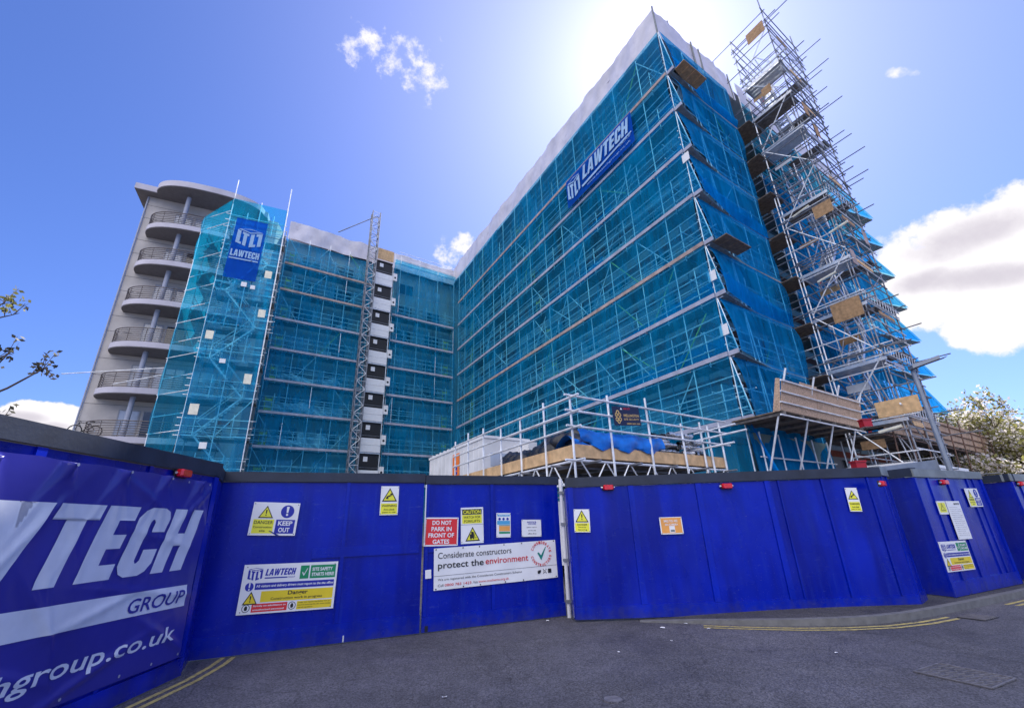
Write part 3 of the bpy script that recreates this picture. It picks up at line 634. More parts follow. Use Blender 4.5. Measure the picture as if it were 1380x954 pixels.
# measured along the hoarding: s grows towards the camera (leftwards in the picture)
def span(polys, s_r, s_l, z0, z1): return [[(s_l+(s_r-s_l)*a, z0+(z1-z0)*b) for a, b in p] for p in polys]
drape(span(block_text('LAWTECH', .24, .055), .26, 4.15, 1.15, 1.80), 'lettering', M_BANPR)
drape([[(.26, .76), (4.2, .84), (4.2, 1.05), (.27, .98)]], 'white_bar', M_BANPR)
def draw(txt, s_l, s_r, z0, z1, m, k, bold=0, shear=.2, slope=0.0):
    vs, fs, asp = text2d(txt, bold); pts = [(s_l+(s_r-s_l)*x - shear*y*(z1-z0), z0+(z1-z0)*y + slope*(1-x)) for x, y in vs]
    drape([[pts[i] for i in f] for f in fs], 'lettering', m, k, .02)
draw('GROUP', 1.13, .32, .805, .935, M_BANNER, .011, .012)
draw('www.lawtechgroup.co.uk', 4.15, .36, .395, .585, M_BANPR, .006, .012, slope=.0)
drape(span(logo_polys(), 4.4, 5.9, .9, 1.95), 'emblem', M_BANPR)
mb = MB()
for s in (.2, .6, 1.0, 1.62, 2.2, 2.8, 3.6, 4.4, 5.2):
    for z in (2.11, .27):
        c = ban_pt(s, z, .004); mb.add([c+lu*.014*math.cos(a)+V((0, 0, .014*math.sin(a))) for a in [i*.785 for i in range(8)]], [tuple(range(8))])
mb.build('eyelet', M_ALU, T)

# ------------------------------------------------------------------ signs
PG = ((G0.x, G0.y), gd); PM = ((M0.x, M0.y), (M1-M0).normalized()); PB = ((B0.x, B0.y), bd)
def letters(S, T, rows, m, name='lettering', bold=.010, k=3):
    mb = MB()
    for r in rows: S.text(mb, *r[:5], k=k, bold=r[5] if len(r) > 5 else bold)
    return mb.build(name, m, T)
def panels(S, T, rects, m, name='colour_panel', k=1):
    mb = MB()
    for r in rects: S.rect(mb, *r, k=k)
    return mb.build(name, m, T)
def keep_out(px, plane, label):
    S, T = make_sign('keep_out_sign', label, 'sign', px, plane, off=.03); S.board(M_SIGNW, T)
    panels(S, T, [(.06, .52, .50, .94)], M_SIGNYL); panels(S, T, [(.54, .52, .95, .94)], M_SIGNB)
    mb = MB(); S.tri(mb, .30, .29, .32); mb.build('warning_symbol', [M_PRINTK, M_SIGNYL], T)
    mb = MB(); S.disc(mb, .75, .27, .145, 2, 0); mb.poly([S.pt(.75+a, .25+b, 3) for a, b in [(-.03, -.13), (.03, -.13), (.018, .06), (-.018, .06)]], 1); S.disc(mb, .75, .37, .025, 3, 1, 10); mb.build('mandatory_symbol', [M_SIGNB, M_SIGNW], T)
    letters(S, T, [('DANGER', .08, .56, .48, .66), ('Construction', .08, .72, .47, .78), ('site', .22, .83, .34, .89)], M_PRINTK)
    letters(S, T, [('KEEP', .59, .56, .90, .70, .03), ('OUT', .62, .76, .86, .90, .03)], M_SIGNW)
    return S, T
S, T = keep_out(((343, 676), (405, 678), (333, 721)), PG, 'white keep out sign with torn lower edge on the gate')
mb = MB(); mb.poly([S.pt(.42, .86, 5), S.pt(.44, .855, 5), S.pt(.66, .985, 5), S.pt(.60, 1.0, 5)]); mb.build('tear', M_BLUE, T)
def site_safety(px, plane, label):
    S, T = make_sign('site_safety_sign', label, 'sign', px, plane, off=.03); S.board(M_SIGNW, T)
    mb = MB(); S.polys(mb, logo_polys(), .05, .07, .20, .33, 2); S.polys(mb, block_text('LAWTECH', .2), .225, .10, .545, .24, 2); S.rect(mb, .225, .275, .46, .30, 2); S.text(mb, 'GROUP', .465, .268, .54, .305, 2); mb.build('company_logo', M_SIGNB, T)
    panels(S, T, [(.59, .06, .685, .34), (.70, .06, .98, .34)], M_SIGNG)
    mb = MB(); mb.poly([S.pt(.612+a*.055, .12+b*.16, 3) for a, b in [(0, .55), (.14, .45), (.36, .8), (.95, 0), (1.05, .05), (.38, 1.02)]]); mb.build('tick', M_SIGNW, T)
    letters(S, T, [('SITE SAFETY', .72, .11, .945, .185, .03), ('STARTS HERE!', .72, .22, .965, .295, .03)], M_SIGNW)
    mb = MB(); S.disc(mb, .085, .455, .043, 2, 0); mb.poly([S.pt(.085+a, .445+b, 3) for a, b in [(-.008, -.07), (.008, -.07), (.005, .03), (-.005, .03)]], 1); S.disc(mb, .085, .51, .008, 3, 1, 8); mb.build('mandatory_symbol', [M_SIGNB, M_SIGNW], T)
    panels(S, T, [(.14, .385, .975, .52)], M_SIGNB); letters(S, T, [('All visitors and delivery drivers must report to the site office', .155, .42, .965, .488, .02)], M_SIGNW)
    panels(S, T, [(.215, .555, .975, .775), (.60, .80, .975, .965)], M_SIGNY)
    mb = MB(); S.tri(mb, .115, .68, .15); mb.build('warning_symbol', [M_PRINTK, M_SIGNY], T)
    letters(S, T, [('Danger', .49, .57, .70, .675, .02), ('Construction work in progress', .32, .69, .86, .755, .01)], M_PRINTK)
    letters(S, T, [('Under the Health and Safety Act all', .61, .815, .95, .845, .005), ('persons entering this site must comply', .61, .865, .965, .895, .005), ('with all regulations', .61, .915, .77, .945, .005)], M_PRINTK)
    panels(S, T, [(.14, .80, .50, .965)], M_SIGNR); letters(S, T, [('Strictly no admittance to', .155, .825, .485, .87, .02), ('unauthorised personnel', .155, .90, .47, .945, .02)], M_SIGNW)
    mb = MB()
    for cx in (.085, .55):
        S.disc(mb, cx, .88, .04, 2, 0, 20, .034); mb.poly([S.pt(cx+a, .88+b, 3) for a, b in [(-.012, .04), (-.016, -.01), (-.004, -.05), (.012, -.04), (.016, .02), (.008, .045)]], 0)
    mb.build('prohibition_symbol', [M_PRINTK], T); return S, T
site_safety(((330, 761), (456, 756), (318, 829)), PG, 'large company site safety sign on the left gate leaf')
def tall_warning(px, plane, label, rows, mark):
    S, T = make_sign('warning_sign', label, 'sign', px, plane, off=.03); S.board(M_SIGNW, T); panels(S, T, [(.05, .60, .95, .97)], M_SIGNYL)
    mb = MB(); S.tri(mb, .5, .30, .84, mark=mark); mb.build('warning_symbol', [M_PRINTK, M_SIGNYL], T); letters(S, T, rows, M_PRINTK)
tall_warning(((514, 655), (538, 655), (511, 694)), PG, 'tall yellow and white warning sign high on the left gate leaf', [('WARNING', .09, .64, .91, .72), ('Anti-climb', .2, .78, .8, .84), ('paint in use', .15, .88, .86, .94)], 'hand')
S, T = make_sign('parking_sign', 'red do not park in front of gates sign', 'sign', ((573, 697), (618, 697), (572, 736)), PG, off=.03); S.board(M_SIGNW, T)
panels(S, T, [(.04, .05, .965, .95)], M_SIGNR); letters(S, T, [('DO NOT', .22, .11, .79, .265, .03), ('PARK IN', .20, .33, .80, .485, .03), ('FRONT OF', .12, .55, .88, .705, .03), ('GATES', .25, .77, .74, .925, .03)], M_SIGNW)
S, T = make_sign('caution_sign', 'yellow caution watch for forklifts sign on the right gate leaf', 'sign', ((621, 684), (651, 683), (621, 733)), PG, off=.03); S.board(M_SIGNW, T)
panels(S, T, [(.06, .05, .93, .20)], M_PRINTK); panels(S, T, [(.06, .205, .93, .45)], M_SIGNYL); panels(S, T, [(.0, .475, 1, .485)], M_CAPG)
letters(S, T, [('CAUTION', .1, .075, .88, .175, .03)], M_SIGNYL); letters(S, T, [('WATCH FOR', .12, .24, .86, .31), ('FORKLIFTS', .14, .35, .84, .42)], M_PRINTK)
mb = MB(); S.tri(mb, .51, .74, .64, mark='fork'); mb.build('warning_symbol', [M_PRINTK, M_SIGNYL], T)
S, T = make_sign('information_sign', 'small blue and green protective equipment notice on the right gate leaf', 'sign', ((669, 691), (688, 691), (669, 724)), PG, off=.03); S.board(M_SIGNW, T)
panels(S, T, [(.07, .06, .93, .14), (.05, .32, .95, .48)], M_SIGNLB); panels(S, T, [(.18, .54, .95, .75)], M_SIGNO); panels(S, T, [(.18, .77, .95, .85)], M_SIGNG); panels(S, T, [(.18, .50, .95, .53)], M_TEAL)
mb = MB()
for x in (.22, .5, .78): S.disc(mb, x, .25, .085, 2, 0, 14)
mb.build('mandatory_symbol', M_SIGNB, T); letters(S, T, [('SAFETY FIRST', .15, .08, .86, .12)], M_SIGNW)
S, T = make_sign('notice', 'small white notice with blue heading right of the protective equipment notice', 'notice', ((703, 700), (729, 700), (703, 723)), PG, off=.03); S.board(M_SIGNW, T)
letters(S, T, [('NOTICE', .28, .10, .74, .19, .03), ('VISITORS', .30, .21, .72, .29, .02)], M_SIGNB); letters(S, T, [('please report', .25, .42, .77, .49, .01), ('to the site', .32, .60, .72, .67, .01), ('office first', .30, .78, .74, .86, .01)], M_PRINTK)
S, T = make_sign('constructors_banner', 'long white considerate constructors environment banner on the right gate leaf', 'banner', ((585, 739), (748, 727), (583, 796)), PG, off=.035); 
mb = MB(); mb.grid(lambda u, v: S.pt(u, v)+S.n*(.004*math.sin(u*17+v*3)*math.sin(v*5+u*4)+.003*math.exp(-((u-.7-.25*v)/.012)**2)+.003*math.exp(-((u-.8-.1*v)/.01)**2)-.006), 90, 20); mb.build('vinyl_sheet', M_SIGNW, T, smooth=True)
letters(S, T, [('Considerate constructors', .03, .11, .61, .26, .0)], M_PRINTK, k=2); letters(S, T, [('protect the', .03, .34, .38, .55, .010)], M_PRINTK, k=2); letters(S, T, [('environment', .395, .34, .75, .49, .008)], M_PRINTR, k=2)
panels(S, T, [(.0, .665, 1.0, .672)], M_PRINTK, 'divider', 2)
letters(S, T, [('We are registered with the Considerate Constructors Scheme', .03, .73, .69, .80, .0), ('Call', .03, .865, .07, .925, 0), (', Visit', .285, .865, .33, .935, 0)], M_PRINTK, k=2); letters(S, T, [('0800 783 1423', .08, .865, .28, .925, .005), ('www.ccscheme.org.uk', .335, .865, .58, .935, .005)], M_PRINTR, k=2)
mb = MB(); mb.poly([S.pt(.832+a*.075, .16+b*.34, 2) for a, b in [(0, .45), (.18, .42), (.42, .66), (1.0, .0), (1.05, .04), (.45, 1.0), (.38, 1.0)]]); mb.build('tick', M_TEAL, T)
mb = MB()
for word, a0, a1, flip in (('CONSIDERATE', 205, 350, 1), ('CONSTRUCTORS', 165, 15, -1)):
    for i, ch in enumerate(word):
        an = rad(a0+(a1-a0)*i/(len(word)-1)); cx, cy = .865, .34; R = .082; ry = R*S.w/S.h
        vs, fs, asp = text2d(ch, .03); sz = .016
        c_ = S.pt(cx+R*math.cos(an), cy+ry*math.sin(an), 2); up = (S.u*math.cos(an)+S.v*math.sin(an))*flip; rt = (S.u*-math.sin(an)+S.v*math.cos(an))*flip
        mb.add([c_+rt*((x-.5)*sz*S.w*.9)+up*((y-.5)*sz*S.w*1.3) for x, y in vs], fs)
mb.build('ring_lettering', M_PRINTR, T)
mb = MB(); S.disc(mb, .84, .81, .012, 2, 0, 10); mb.poly([S.pt(.84+a*.03, .81+b*.1, 3) for a, b in [(-.5, -.3), (.1, -.4), (.5, -.5), (.4, .1), (-.1, .5), (-.5, .4)]])
for a, b in ((-.013, -.05), (.011, -.05), (-.013, .04), (.011, .04)): S.rect(mb, .885+a, .805+b-.012, .887+a+.003, .805+b+.02, 2)
S.disc(mb, .886, .81, .009, 2, 0, 12, .006); S.rect(mb, .915, .75, .945, .86, 2); mb.build('social_icons', M_PRINTK, T)
mb = MB()
for x in (.015, .22, .35, .55, .7, .985):
    for y in (.03, .97): S.disc(mb, x, y, .005, 2, 0, 8)
mb.build('fixings', M_PRINTK, T)
S, T = make_sign('blank_sticker', 'small blank white sticker left of the considerate constructors banner', 'sticker', ((573, 768), (581, 767), (572, 780)), PG, off=.03); S.board(M_SIGNW, T)
tall_warning(((773, 686), (794, 686), (775, 717)), PM, 'small danger sign beside the gate post on the plain hoarding', [('DANGER', .2, .63, .82, .71), ('Security', .25, .75, .75, .81), ('fencing', .22, .86, .80, .93)], '!')
S, T = make_sign('orange_notice', 'faded orange notice with pale lettering on the plain hoarding', 'notice', ((888, 697), (918, 696), (890, 720)), PM, off=.03); S.board(M_SIGNW, T)
panels(S, T, [(.05, .04, .96, .94)], M_SIGNO); letters(S, T, [('SMILE YOU ARE', .18, .16, .80, .30, .02), ('ON CAMERA', .22, .38, .80, .50, .02)], M_SIGNW); panels(S, T, [(.40, .52, .64, .90)], M_SIGNW, k=2); panels(S, T, [(.44, .74, .62, .86)], M_CAPG, k=3)
tall_warning(((1138, 657), (1154, 657), (1145, 689)), PM, 'tall anti-climb warning sign near the right end of the plain hoarding', [('WARNING', .09, .64, .91, .72), ('Anti-climb', .2, .78, .8, .84), ('paint in use', .15, .88, .86, .94)], 'hand')
S, T = make_sign('warning_sign', 'small yellow and white warning sign left of the long white notice', 'sign', ((1261, 675), (1273, 675), (1267, 693)), PB, off=.03); S.board(M_SIGNW, T)
panels(S, T, [(.1, .12, .9, .85)], M_SIGNYL); mb = MB(); S.tri(mb, .5, .42, .5); mb.build('warning_symbol', [M_PRINTK, M_SIGNYL], T)
S, T = make_sign('long_notice', 'tall white printed notice in the middle of the box hoarding', 'notice', ((1274, 675), (1292, 675), (1291, 727)), PB, off=.03); S.board(M_SIGNW, T)
letters(S, T, [('NOTICE', .52, .05, .92, .10, .03)]+[('working hours and site contact details', .1, .16+.052*i, .9 if i % 3 else .7, .178+.052*i, .0) for i in range(15)], M_PRINTK)
site_safety(((1264, 730), (1301, 728), (1277, 771)), PB, 'company site safety sign low on the box hoarding')
keep_out(((1299, 658), (1316, 658), (1307, 683)), PB, 'keep out sign high on the box hoarding at the right')
# ------------------------------------------------------------------ site frame: a runs along the long face (inwards), b along the end face (to the right)
C0 = V((9.30, 17.925, 0)); AX = V((-.49141, .87093, 0)); BX = V((.82069, .57137, 0)); ZX = V((0, 0, 1))
def P(a, b, z=0): return C0 + AX*a + BX*b + V((0, 0, z))
LEV = [5.2, 8.02, 10.84, 13.62, 16.44, 19.30, 22.20, 24.95]
ALL = [2.4]+LEV
TOP = 28.45
A_END = 31.7; B_END = 26.0
R = random.Random(3)

# ------------------------------------------------------------------ the main block of flats
T = thing('apartment_block', 'tall block of flats wrapped in blue netted scaffolding under a white sheeted top', 'building', P(1.5, 1.5))
mb = MB(); w = 1.5
foot = [P(w, w), P(w, B_END-1.6), P(50, B_END-1.6), P(50, -17.8), P(A_END+w, -17.8), P(A_END+w, w)]
mb.prism(foot, (0, 0, 28.4)); mb.build('wall', M_WALL, T)
def window_part(T, o, u, n, wd, ht, glass=M_GLASS, frame=M_FRAMED, mull=1, name='window'):
    o, u, n = V(o), V(u), V(n); f = .07
    mb = MB(); mb.box(o, u*wd, n*.03, ZX*f); mb.box(o+ZX*(ht-f), u*wd, n*.03, ZX*f)
    for i in range(mull+2): mb.box(o+u*((wd-f)*i/(mull+1))+ZX*f, u*f, n*.03, ZX*(ht-2*f))
    fr = mb.build(name, frame, T)
    mb = MB(); mb.poly([o+u*f+n*.012+ZX*f, o+u*(wd-f)+n*.012+ZX*f, o+u*(wd-f)+n*.012+ZX*(ht-f), o+u*f+n*.012+ZX*(ht-f)]); mb.build('pane', glass, fr)
    return fr
for i, z in enumerate(ALL):
    for k in range(9):
        a = 3.0+k*3.35; window_part(T, P(a, w, z+.75), AX, -BX, 1.9 if k % 2 else 1.3, 1.35, M_GLASSP if R.random() < .3 else M_GLASS, M_FRAME)
    for k in range(7):
        if 2 <= k <= 2: continue
        b = 2.4+k*3.3; window_part(T, P(w, b, z+.75), BX, -AX, 1.7, 1.35, M_GLASSP if R.random() < .3 else M_GLASS, M_FRAME)
    for k in range(5):
        b = -3.2-k*3.3; window_part(T, P(A_END+w, b, z+.75), BX, -AX, 1.8, 1.35, M_GLASSP if R.random() < .3 else M_GLASS, M_FRAME)
    if z < 25:
        for (q0, q1, n) in ((P(w, w), P(A_END+w, w), -BX), (P(w, w), P(w, B_END-1.6), -AX)):
            mb = MB(); d_ = (q1-q0); mb.box(q0+ZX*(z-.62)+n*.002, d_, n*.05, ZX*.34); mb.build('brick_band', M_BRICK, T)
# white sheeted parapet: wrinkled shrink wrap on the roof edge
def wrap_fn(q0, q1, z0, z1, n, seed, sag):
    ln = (q1-q0).length; rr = random.Random(seed); ph = [rr.uniform(0, 6) for _ in range(6)]
    def fn(u, v):
        s = u*ln; top = z1 - .16*abs(math.sin(s*math.pi/sag))**.7*(.6+.4*math.sin(s*.7+ph[0])) + .05*math.sin(s*2.3+ph[1])
        z = z0 + .05*math.sin(s*1.9+ph[2])*(1-v) + (top-z0)*v
        return q0+(q1-q0)*u + n*(.05*math.sin(s*1.3+ph[3]+v*1.2)+.03*math.sin(s*3.7+v*4+ph[4])+.02*math.sin(s*9+ph[5])*v) + ZX*z
    return fn
sh = thing('roof_sheeting', 'crinkled white shrink wrap sheeting round the roof edge of the netted block', 'sheeting', P(.1, .1, TOP))
for nm, q0, q1, z0, z1, n, sag in (('sheet', P(.05, .05), P(A_END+.9, .05), 28.5, 30.75, -BX, 2.2), ('sheet', P(.05, .05), P(.05, 8.4), 28.5, 30.75, -AX, 1.5), ('sheet', P(.05, 8.9), P(.05, B_END), 28.5, 30.6, -AX, 2.0), ('sheet', P(A_END+.9, .05), P(A_END+.9, -17.9), 28.3, 30.35, -AX, 2.2)):
    L_ = (q1-q0).length; mb = MB(); mb.grid(wrap_fn(q0, q1, z0, z1, n, len(nm)+int(L_), sag), int(L_*3), 5); mb.build(nm, M_WRAP, sh, smooth=True)
mb = MB(); mb.poly([P(.1, .1, 29.6), P(.1, B_END, 29.6), P(50, B_END, 29.6), P(50, -17.8, 29.6), P(A_END+.95, -17.8, 29.6), P(A_END+.95, .1, 29.6)]); mb.build('top_sheet', M_WRAP, sh)
for (a, b, z) in ((.05, .05, 31.0), (.05, 1.5, 30.9), (.05, 3.9, 30.9), (.05, 4.7, 30.85), (.05, 6.4, 30.85), (.05, 8.1, 30.9)):
    mb = MB(); mb.tube(P(a, b, 28.4), P(a, b, z), .05); mb.build('sheeting_post', M_CAPG, sh)

# ------------------------------------------------------------------ scaffolds
TR = .030
def tub(mb, p, q, r=TR, mi=0): mb.tube(p, q, r, 6, mi)
def part(name, m, T, *segs, r=TR):
    mb = MB()
    for p, q in segs: tub(mb, p, q, r)
    return mb.build(name, m, T, smooth=False)
def boards(T, pts4, t=.05, m=None, name='deck', n=5):
    """a run of scaffold boards: pts4 = o, along, across"""
    o, al, ac = pts4; mb = MB()
    for i in range(n): mb.box(o+ac*(i/n+.01), al, ac*(.98/n), ZX*t)
    return mb.build(name, m or M_DECK, T)
def run_scaffold(T, Q, ss, levels, ztop, rails=(.5, .98, 1.45), toes=True, tm=None, inner=1.15, tubem=None, z0=0.0, over=.3, brace=.35, seed=1, deck_d=(.08, 1.2), toe_d=-.155, s_over=(0, 0)):
    rr = random.Random(seed); tubem = tubem or M_GALV; s0, s1 = ss[0], ss[-1]
    for s in ss:
        part('standard', tubem, T, (Q(s, 0, z0), Q(s, 0, ztop+rr.uniform(.1, .9)*over)))
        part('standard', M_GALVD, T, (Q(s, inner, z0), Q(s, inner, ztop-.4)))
    n_tr = 0
    for li, z in enumerate(levels):
        e0, e1 = s0-rr.uniform(0, .3)-s_over[0], s1+rr.uniform(0, .3)+s_over[1]
        part('ledger', tubem, T, (Q(e0, .05, z-.10), Q(e1, .05, z-.10)))
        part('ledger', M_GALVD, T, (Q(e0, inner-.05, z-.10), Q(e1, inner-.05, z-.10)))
        for h in rails:
            part('guard_rail', tubem, T, (Q(e0, .05, z+h), Q(e1, .05, z+h)))
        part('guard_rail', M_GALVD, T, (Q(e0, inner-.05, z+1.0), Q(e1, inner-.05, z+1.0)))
        boards(T, (Q(s0-.05, deck_d[0], z-.05), Q(s1+.05, deck_d[0], z-.05)-Q(s0-.05, deck_d[0], z-.05), Q(s0, deck_d[1], z)-Q(s0, deck_d[0], z)), m=M_DECKD)
        if toes:
            mb = MB(); k = s0
            while k < s1-.01:
                e = min(s1, k+3.9); a = Q(k, toe_d, z-.06); b = Q(e-.01, toe_d, z-.06); dn = Q(k, toe_d+.04, z)-Q(k, toe_d, z)
                mb.box(a, b-a, dn, ZX*.20); k = e
            mb.build('toe_board', (tm[li] if tm else M_TOE), T)
        for i in range(0, len(ss)):
            if n_tr >= 96: break
            if (i+li) % 2 == 0: part('transom', M_GALVD, T, (Q(ss[i]+.1, -.25*rr.random(), z-.16), Q(ss[i]+.1, inner+.2, z-.16))); n_tr += 1
        for h in (.5, 1.45): part('guard_rail', M_GALV, T, (Q(e0, inner-.05, z+h), Q(e1, inner-.05, z+h)))
        for i in range(len(ss)-1):
            if len(ss)*len(levels) > 100 and (i+li) % 6 == 5: continue
            s_ = ss[i]+(ss[i+1]-ss[i])*rr.uniform(.35, .65); part('guard_post', tubem, T, (Q(s_, .08, z-.2), Q(s_, .08, z+rr.uniform(1.3, 2.0))))
    zz = [z0]+list(levels)+[ztop]
    for li in range(1, len(zz)-1):
        for i in range(len(ss)-1):
            if rr.random() < brace:
                a, b = (ss[i], ss[i+1]) if rr.random() < .5 else (ss[i+1], ss[i])
                m = M_YELB if rr.random() < .22 else tubem
                d = rr.choice((.08, .08, inner-.1)); part('brace', m, T, (Q(a, d, zz[li]-.1), Q(b, d, zz[li+1]-.1)))
def net_strip(T, f0, f1, ln, m, seed, bulge=.05, nu=None, name='debris_net'):
    """netting between two edge functions f0(u) (top) and f1(u) (bottom)"""
    rr = random.Random(seed); a, b, c = rr.uniform(0, 6), rr.uniform(0, 6), rr.uniform(0, 6); mb = MB()
    def fn(u, v):
        p, q = f0(u), f1(u); s = u*ln; k = 4*v*(1-v)
        nrm = netn
        return p+(q-p)*v + nrm*(bulge*k*(.9+math.sin(s*1.1+a)+.6*math.sin(s*2.9+v*2+b)) + .25*bulge*math.sin(s*7+v*6+c)*k)
    netn = T['_n'] if False else NETN[T.name]
    mb.grid(fn, nu or max(6, int(ln*2.2)), 6); return mb.build(name, m, T, smooth=True)
NETN = {}
SS = [0, 1.9, 4.1, 6.35, 8.6, 10.85, 13.1, 15.35, 17.6, 19.85, 22.1, 24.35, 26.6, 28.85, 30.6]
# --- long face
Tf = thing('scaffold', 'long scaffold facing the road gate, behind blue debris net with pale toe boards', 'scaffold', P(0, 0)); NETN[Tf.name] = -BX
Qf = lambda s, d, z: P(s, d, z)
TMF = [M_TOE, M_TOE, M_TOE, M_TOEB, M_TOE, M_TOE, M_TOE, M_TOEB]
run_scaffold(Tf, Qf, SS, LEV, TOP-.1, tm=TMF, brace=.55, seed=4, s_over=(.0, 0), rails=(.5, .95, 1.4, 1.9))
part('ledger', M_GALV, Tf, (P(0, .05, TOP), P(A_END, .05, TOP))); part('ledger', M_GALV, Tf, (P(0, .05, TOP-.9), P(A_END, .05, TOP-.9)))
zz = [2.0]+LEV+[TOP+.05]
for i in range(len(zz)-1):
    if i == 0: continue
    ext = .0
    net_strip(Tf, lambda u, z=zz[i+1]: P(-ext+(A_END+ext)*u, -.10, z-.02), lambda u, z=zz[i]: P(-ext+(A_END+ext)*u, -.10, z), A_END, M_NET, i, .07)
net_strip(Tf, lambda u: P(A_END*u, -.03, LEV[0]), lambda u: P(A_END*u, -.03, 1.0), A_END, M_NET, 77, .05)
# darker doubled netting and folds of slack net along the guard rails
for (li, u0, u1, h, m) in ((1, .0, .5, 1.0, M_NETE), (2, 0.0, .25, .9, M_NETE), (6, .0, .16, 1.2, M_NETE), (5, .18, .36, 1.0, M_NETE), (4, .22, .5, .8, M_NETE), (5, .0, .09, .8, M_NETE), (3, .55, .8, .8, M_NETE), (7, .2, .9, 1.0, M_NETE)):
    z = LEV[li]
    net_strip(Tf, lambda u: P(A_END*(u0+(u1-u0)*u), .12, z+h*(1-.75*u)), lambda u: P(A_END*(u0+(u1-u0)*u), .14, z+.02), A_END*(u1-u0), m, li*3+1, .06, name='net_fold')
for li, s, k in ((1, 6.4, 4), (4, 5.2, 6), (5, 9.5, 6), (3, 3.0, 4), (6, 2.6, 5), (2, 8.5, 4)):   # bundles of spare tubes lying on the lift
    mb = MB()
    for q in range(k): p = P(s+R.uniform(-.4, .4), .2+.12*q, LEV[li]+.35+.14*q+R.uniform(-.04, .04)); tub(mb, p, p+AX*R.uniform(4.2, 6.0)+ZX*R.uniform(-.1, .25))
    mb.build('spare_tubes', M_GALV, Tf)
for li, s in ((6, 6.6), (5, 5.9), (1, 3.0), (2, 6.4), (0, 5.2), (4, 13.0), (3, 16.0), (2, 12.0), (5, 20.0), (4, 22.4), (1, 20.0)):
    part('long_brace', M_YELB if s in (6.6, 6.4, 3.0) else M_GALV, Tf, (P(s, .06, LEV[li]-.2), P(s-2.3, .06, LEV[li]+(2.3 if li % 2 else -2.2))))
def ladder(Q, s, d, z0, z1, label, lean=.35, group='yellow ladders in the scaffolds'):
    T = thing('ladder', label, 'ladder', Q(s, d, z0), group); dz = z1-z0
    for k in (0, .38):
        mb = MB(); mb.beam(Q(s+k, d, z0), Q(s+k, d+lean, z1), .05, .07); mb.build('stile', M_YEL, T)
    n = int(dz/.27)
    mb = MB()
    for i in range(1, n): f = i/n; mb.tube(Q(s, d+lean*f, z0+dz*f), Q(s+.38, d+lean*f, z0+dz*f), .018, 5)
    mb.build('rungs', M_ALU, T); return T
def gate_pair(Q, s, z, label, w=.55, d=.2):
    T = thing('loft_gate', label, 'ladder gate', Q(s, d, z), 'yellow ladder hatch gates in the scaffolds')
    for h in (.25, 1.05):
        mb = MB(); mb.box(Q(s, d, z+h), Q(s+w, d, z+h)-Q(s, d, z+h), Q(s, d+.03, z)-Q(s, d, z), ZX*.20); mb.build('yellow_panel', M_YEL, T)
    for k in (0, w-.05):
        mb = MB(); mb.box(Q(s+k, d+.035, z+.05), Q(s+k+.05, d, z)-Q(s+k, d, z), Q(s, d+.03, z)-Q(s, d, z), ZX*1.4); mb.build('gate_post', M_YEL, T)
    return T
ORD = ['lowest of its column']+[k+' from the bottom of its column' for k in ('second', 'third', 'fourth', 'fifth', 'sixth', 'seventh')]+['topmost of its column']
num = ['lowest', 'second', 'third', 'fourth', 'fifth', 'sixth', 'seventh', 'eighth']
for i, li in enumerate((7, 6, 5, 4, 3, 2)):
    s = (17.2, 16.2, 15.2, 14.6, 13.4, 13.0)[i]
    gate_pair(Qf, s, LEV[li], 'yellow ladder gate in the middle of the long face, level %s from the ground' % ('two' if li == 2 else ('three', 'four', 'five', 'six', 'seven')[li-3]))
for li in (1, 2, 3, 4, 5): ladder(Qf, 28.1, .35, LEV[li], LEV[li+1]+.3, 'yellow pole ladder near the inner corner, %s lift up' % num[li])

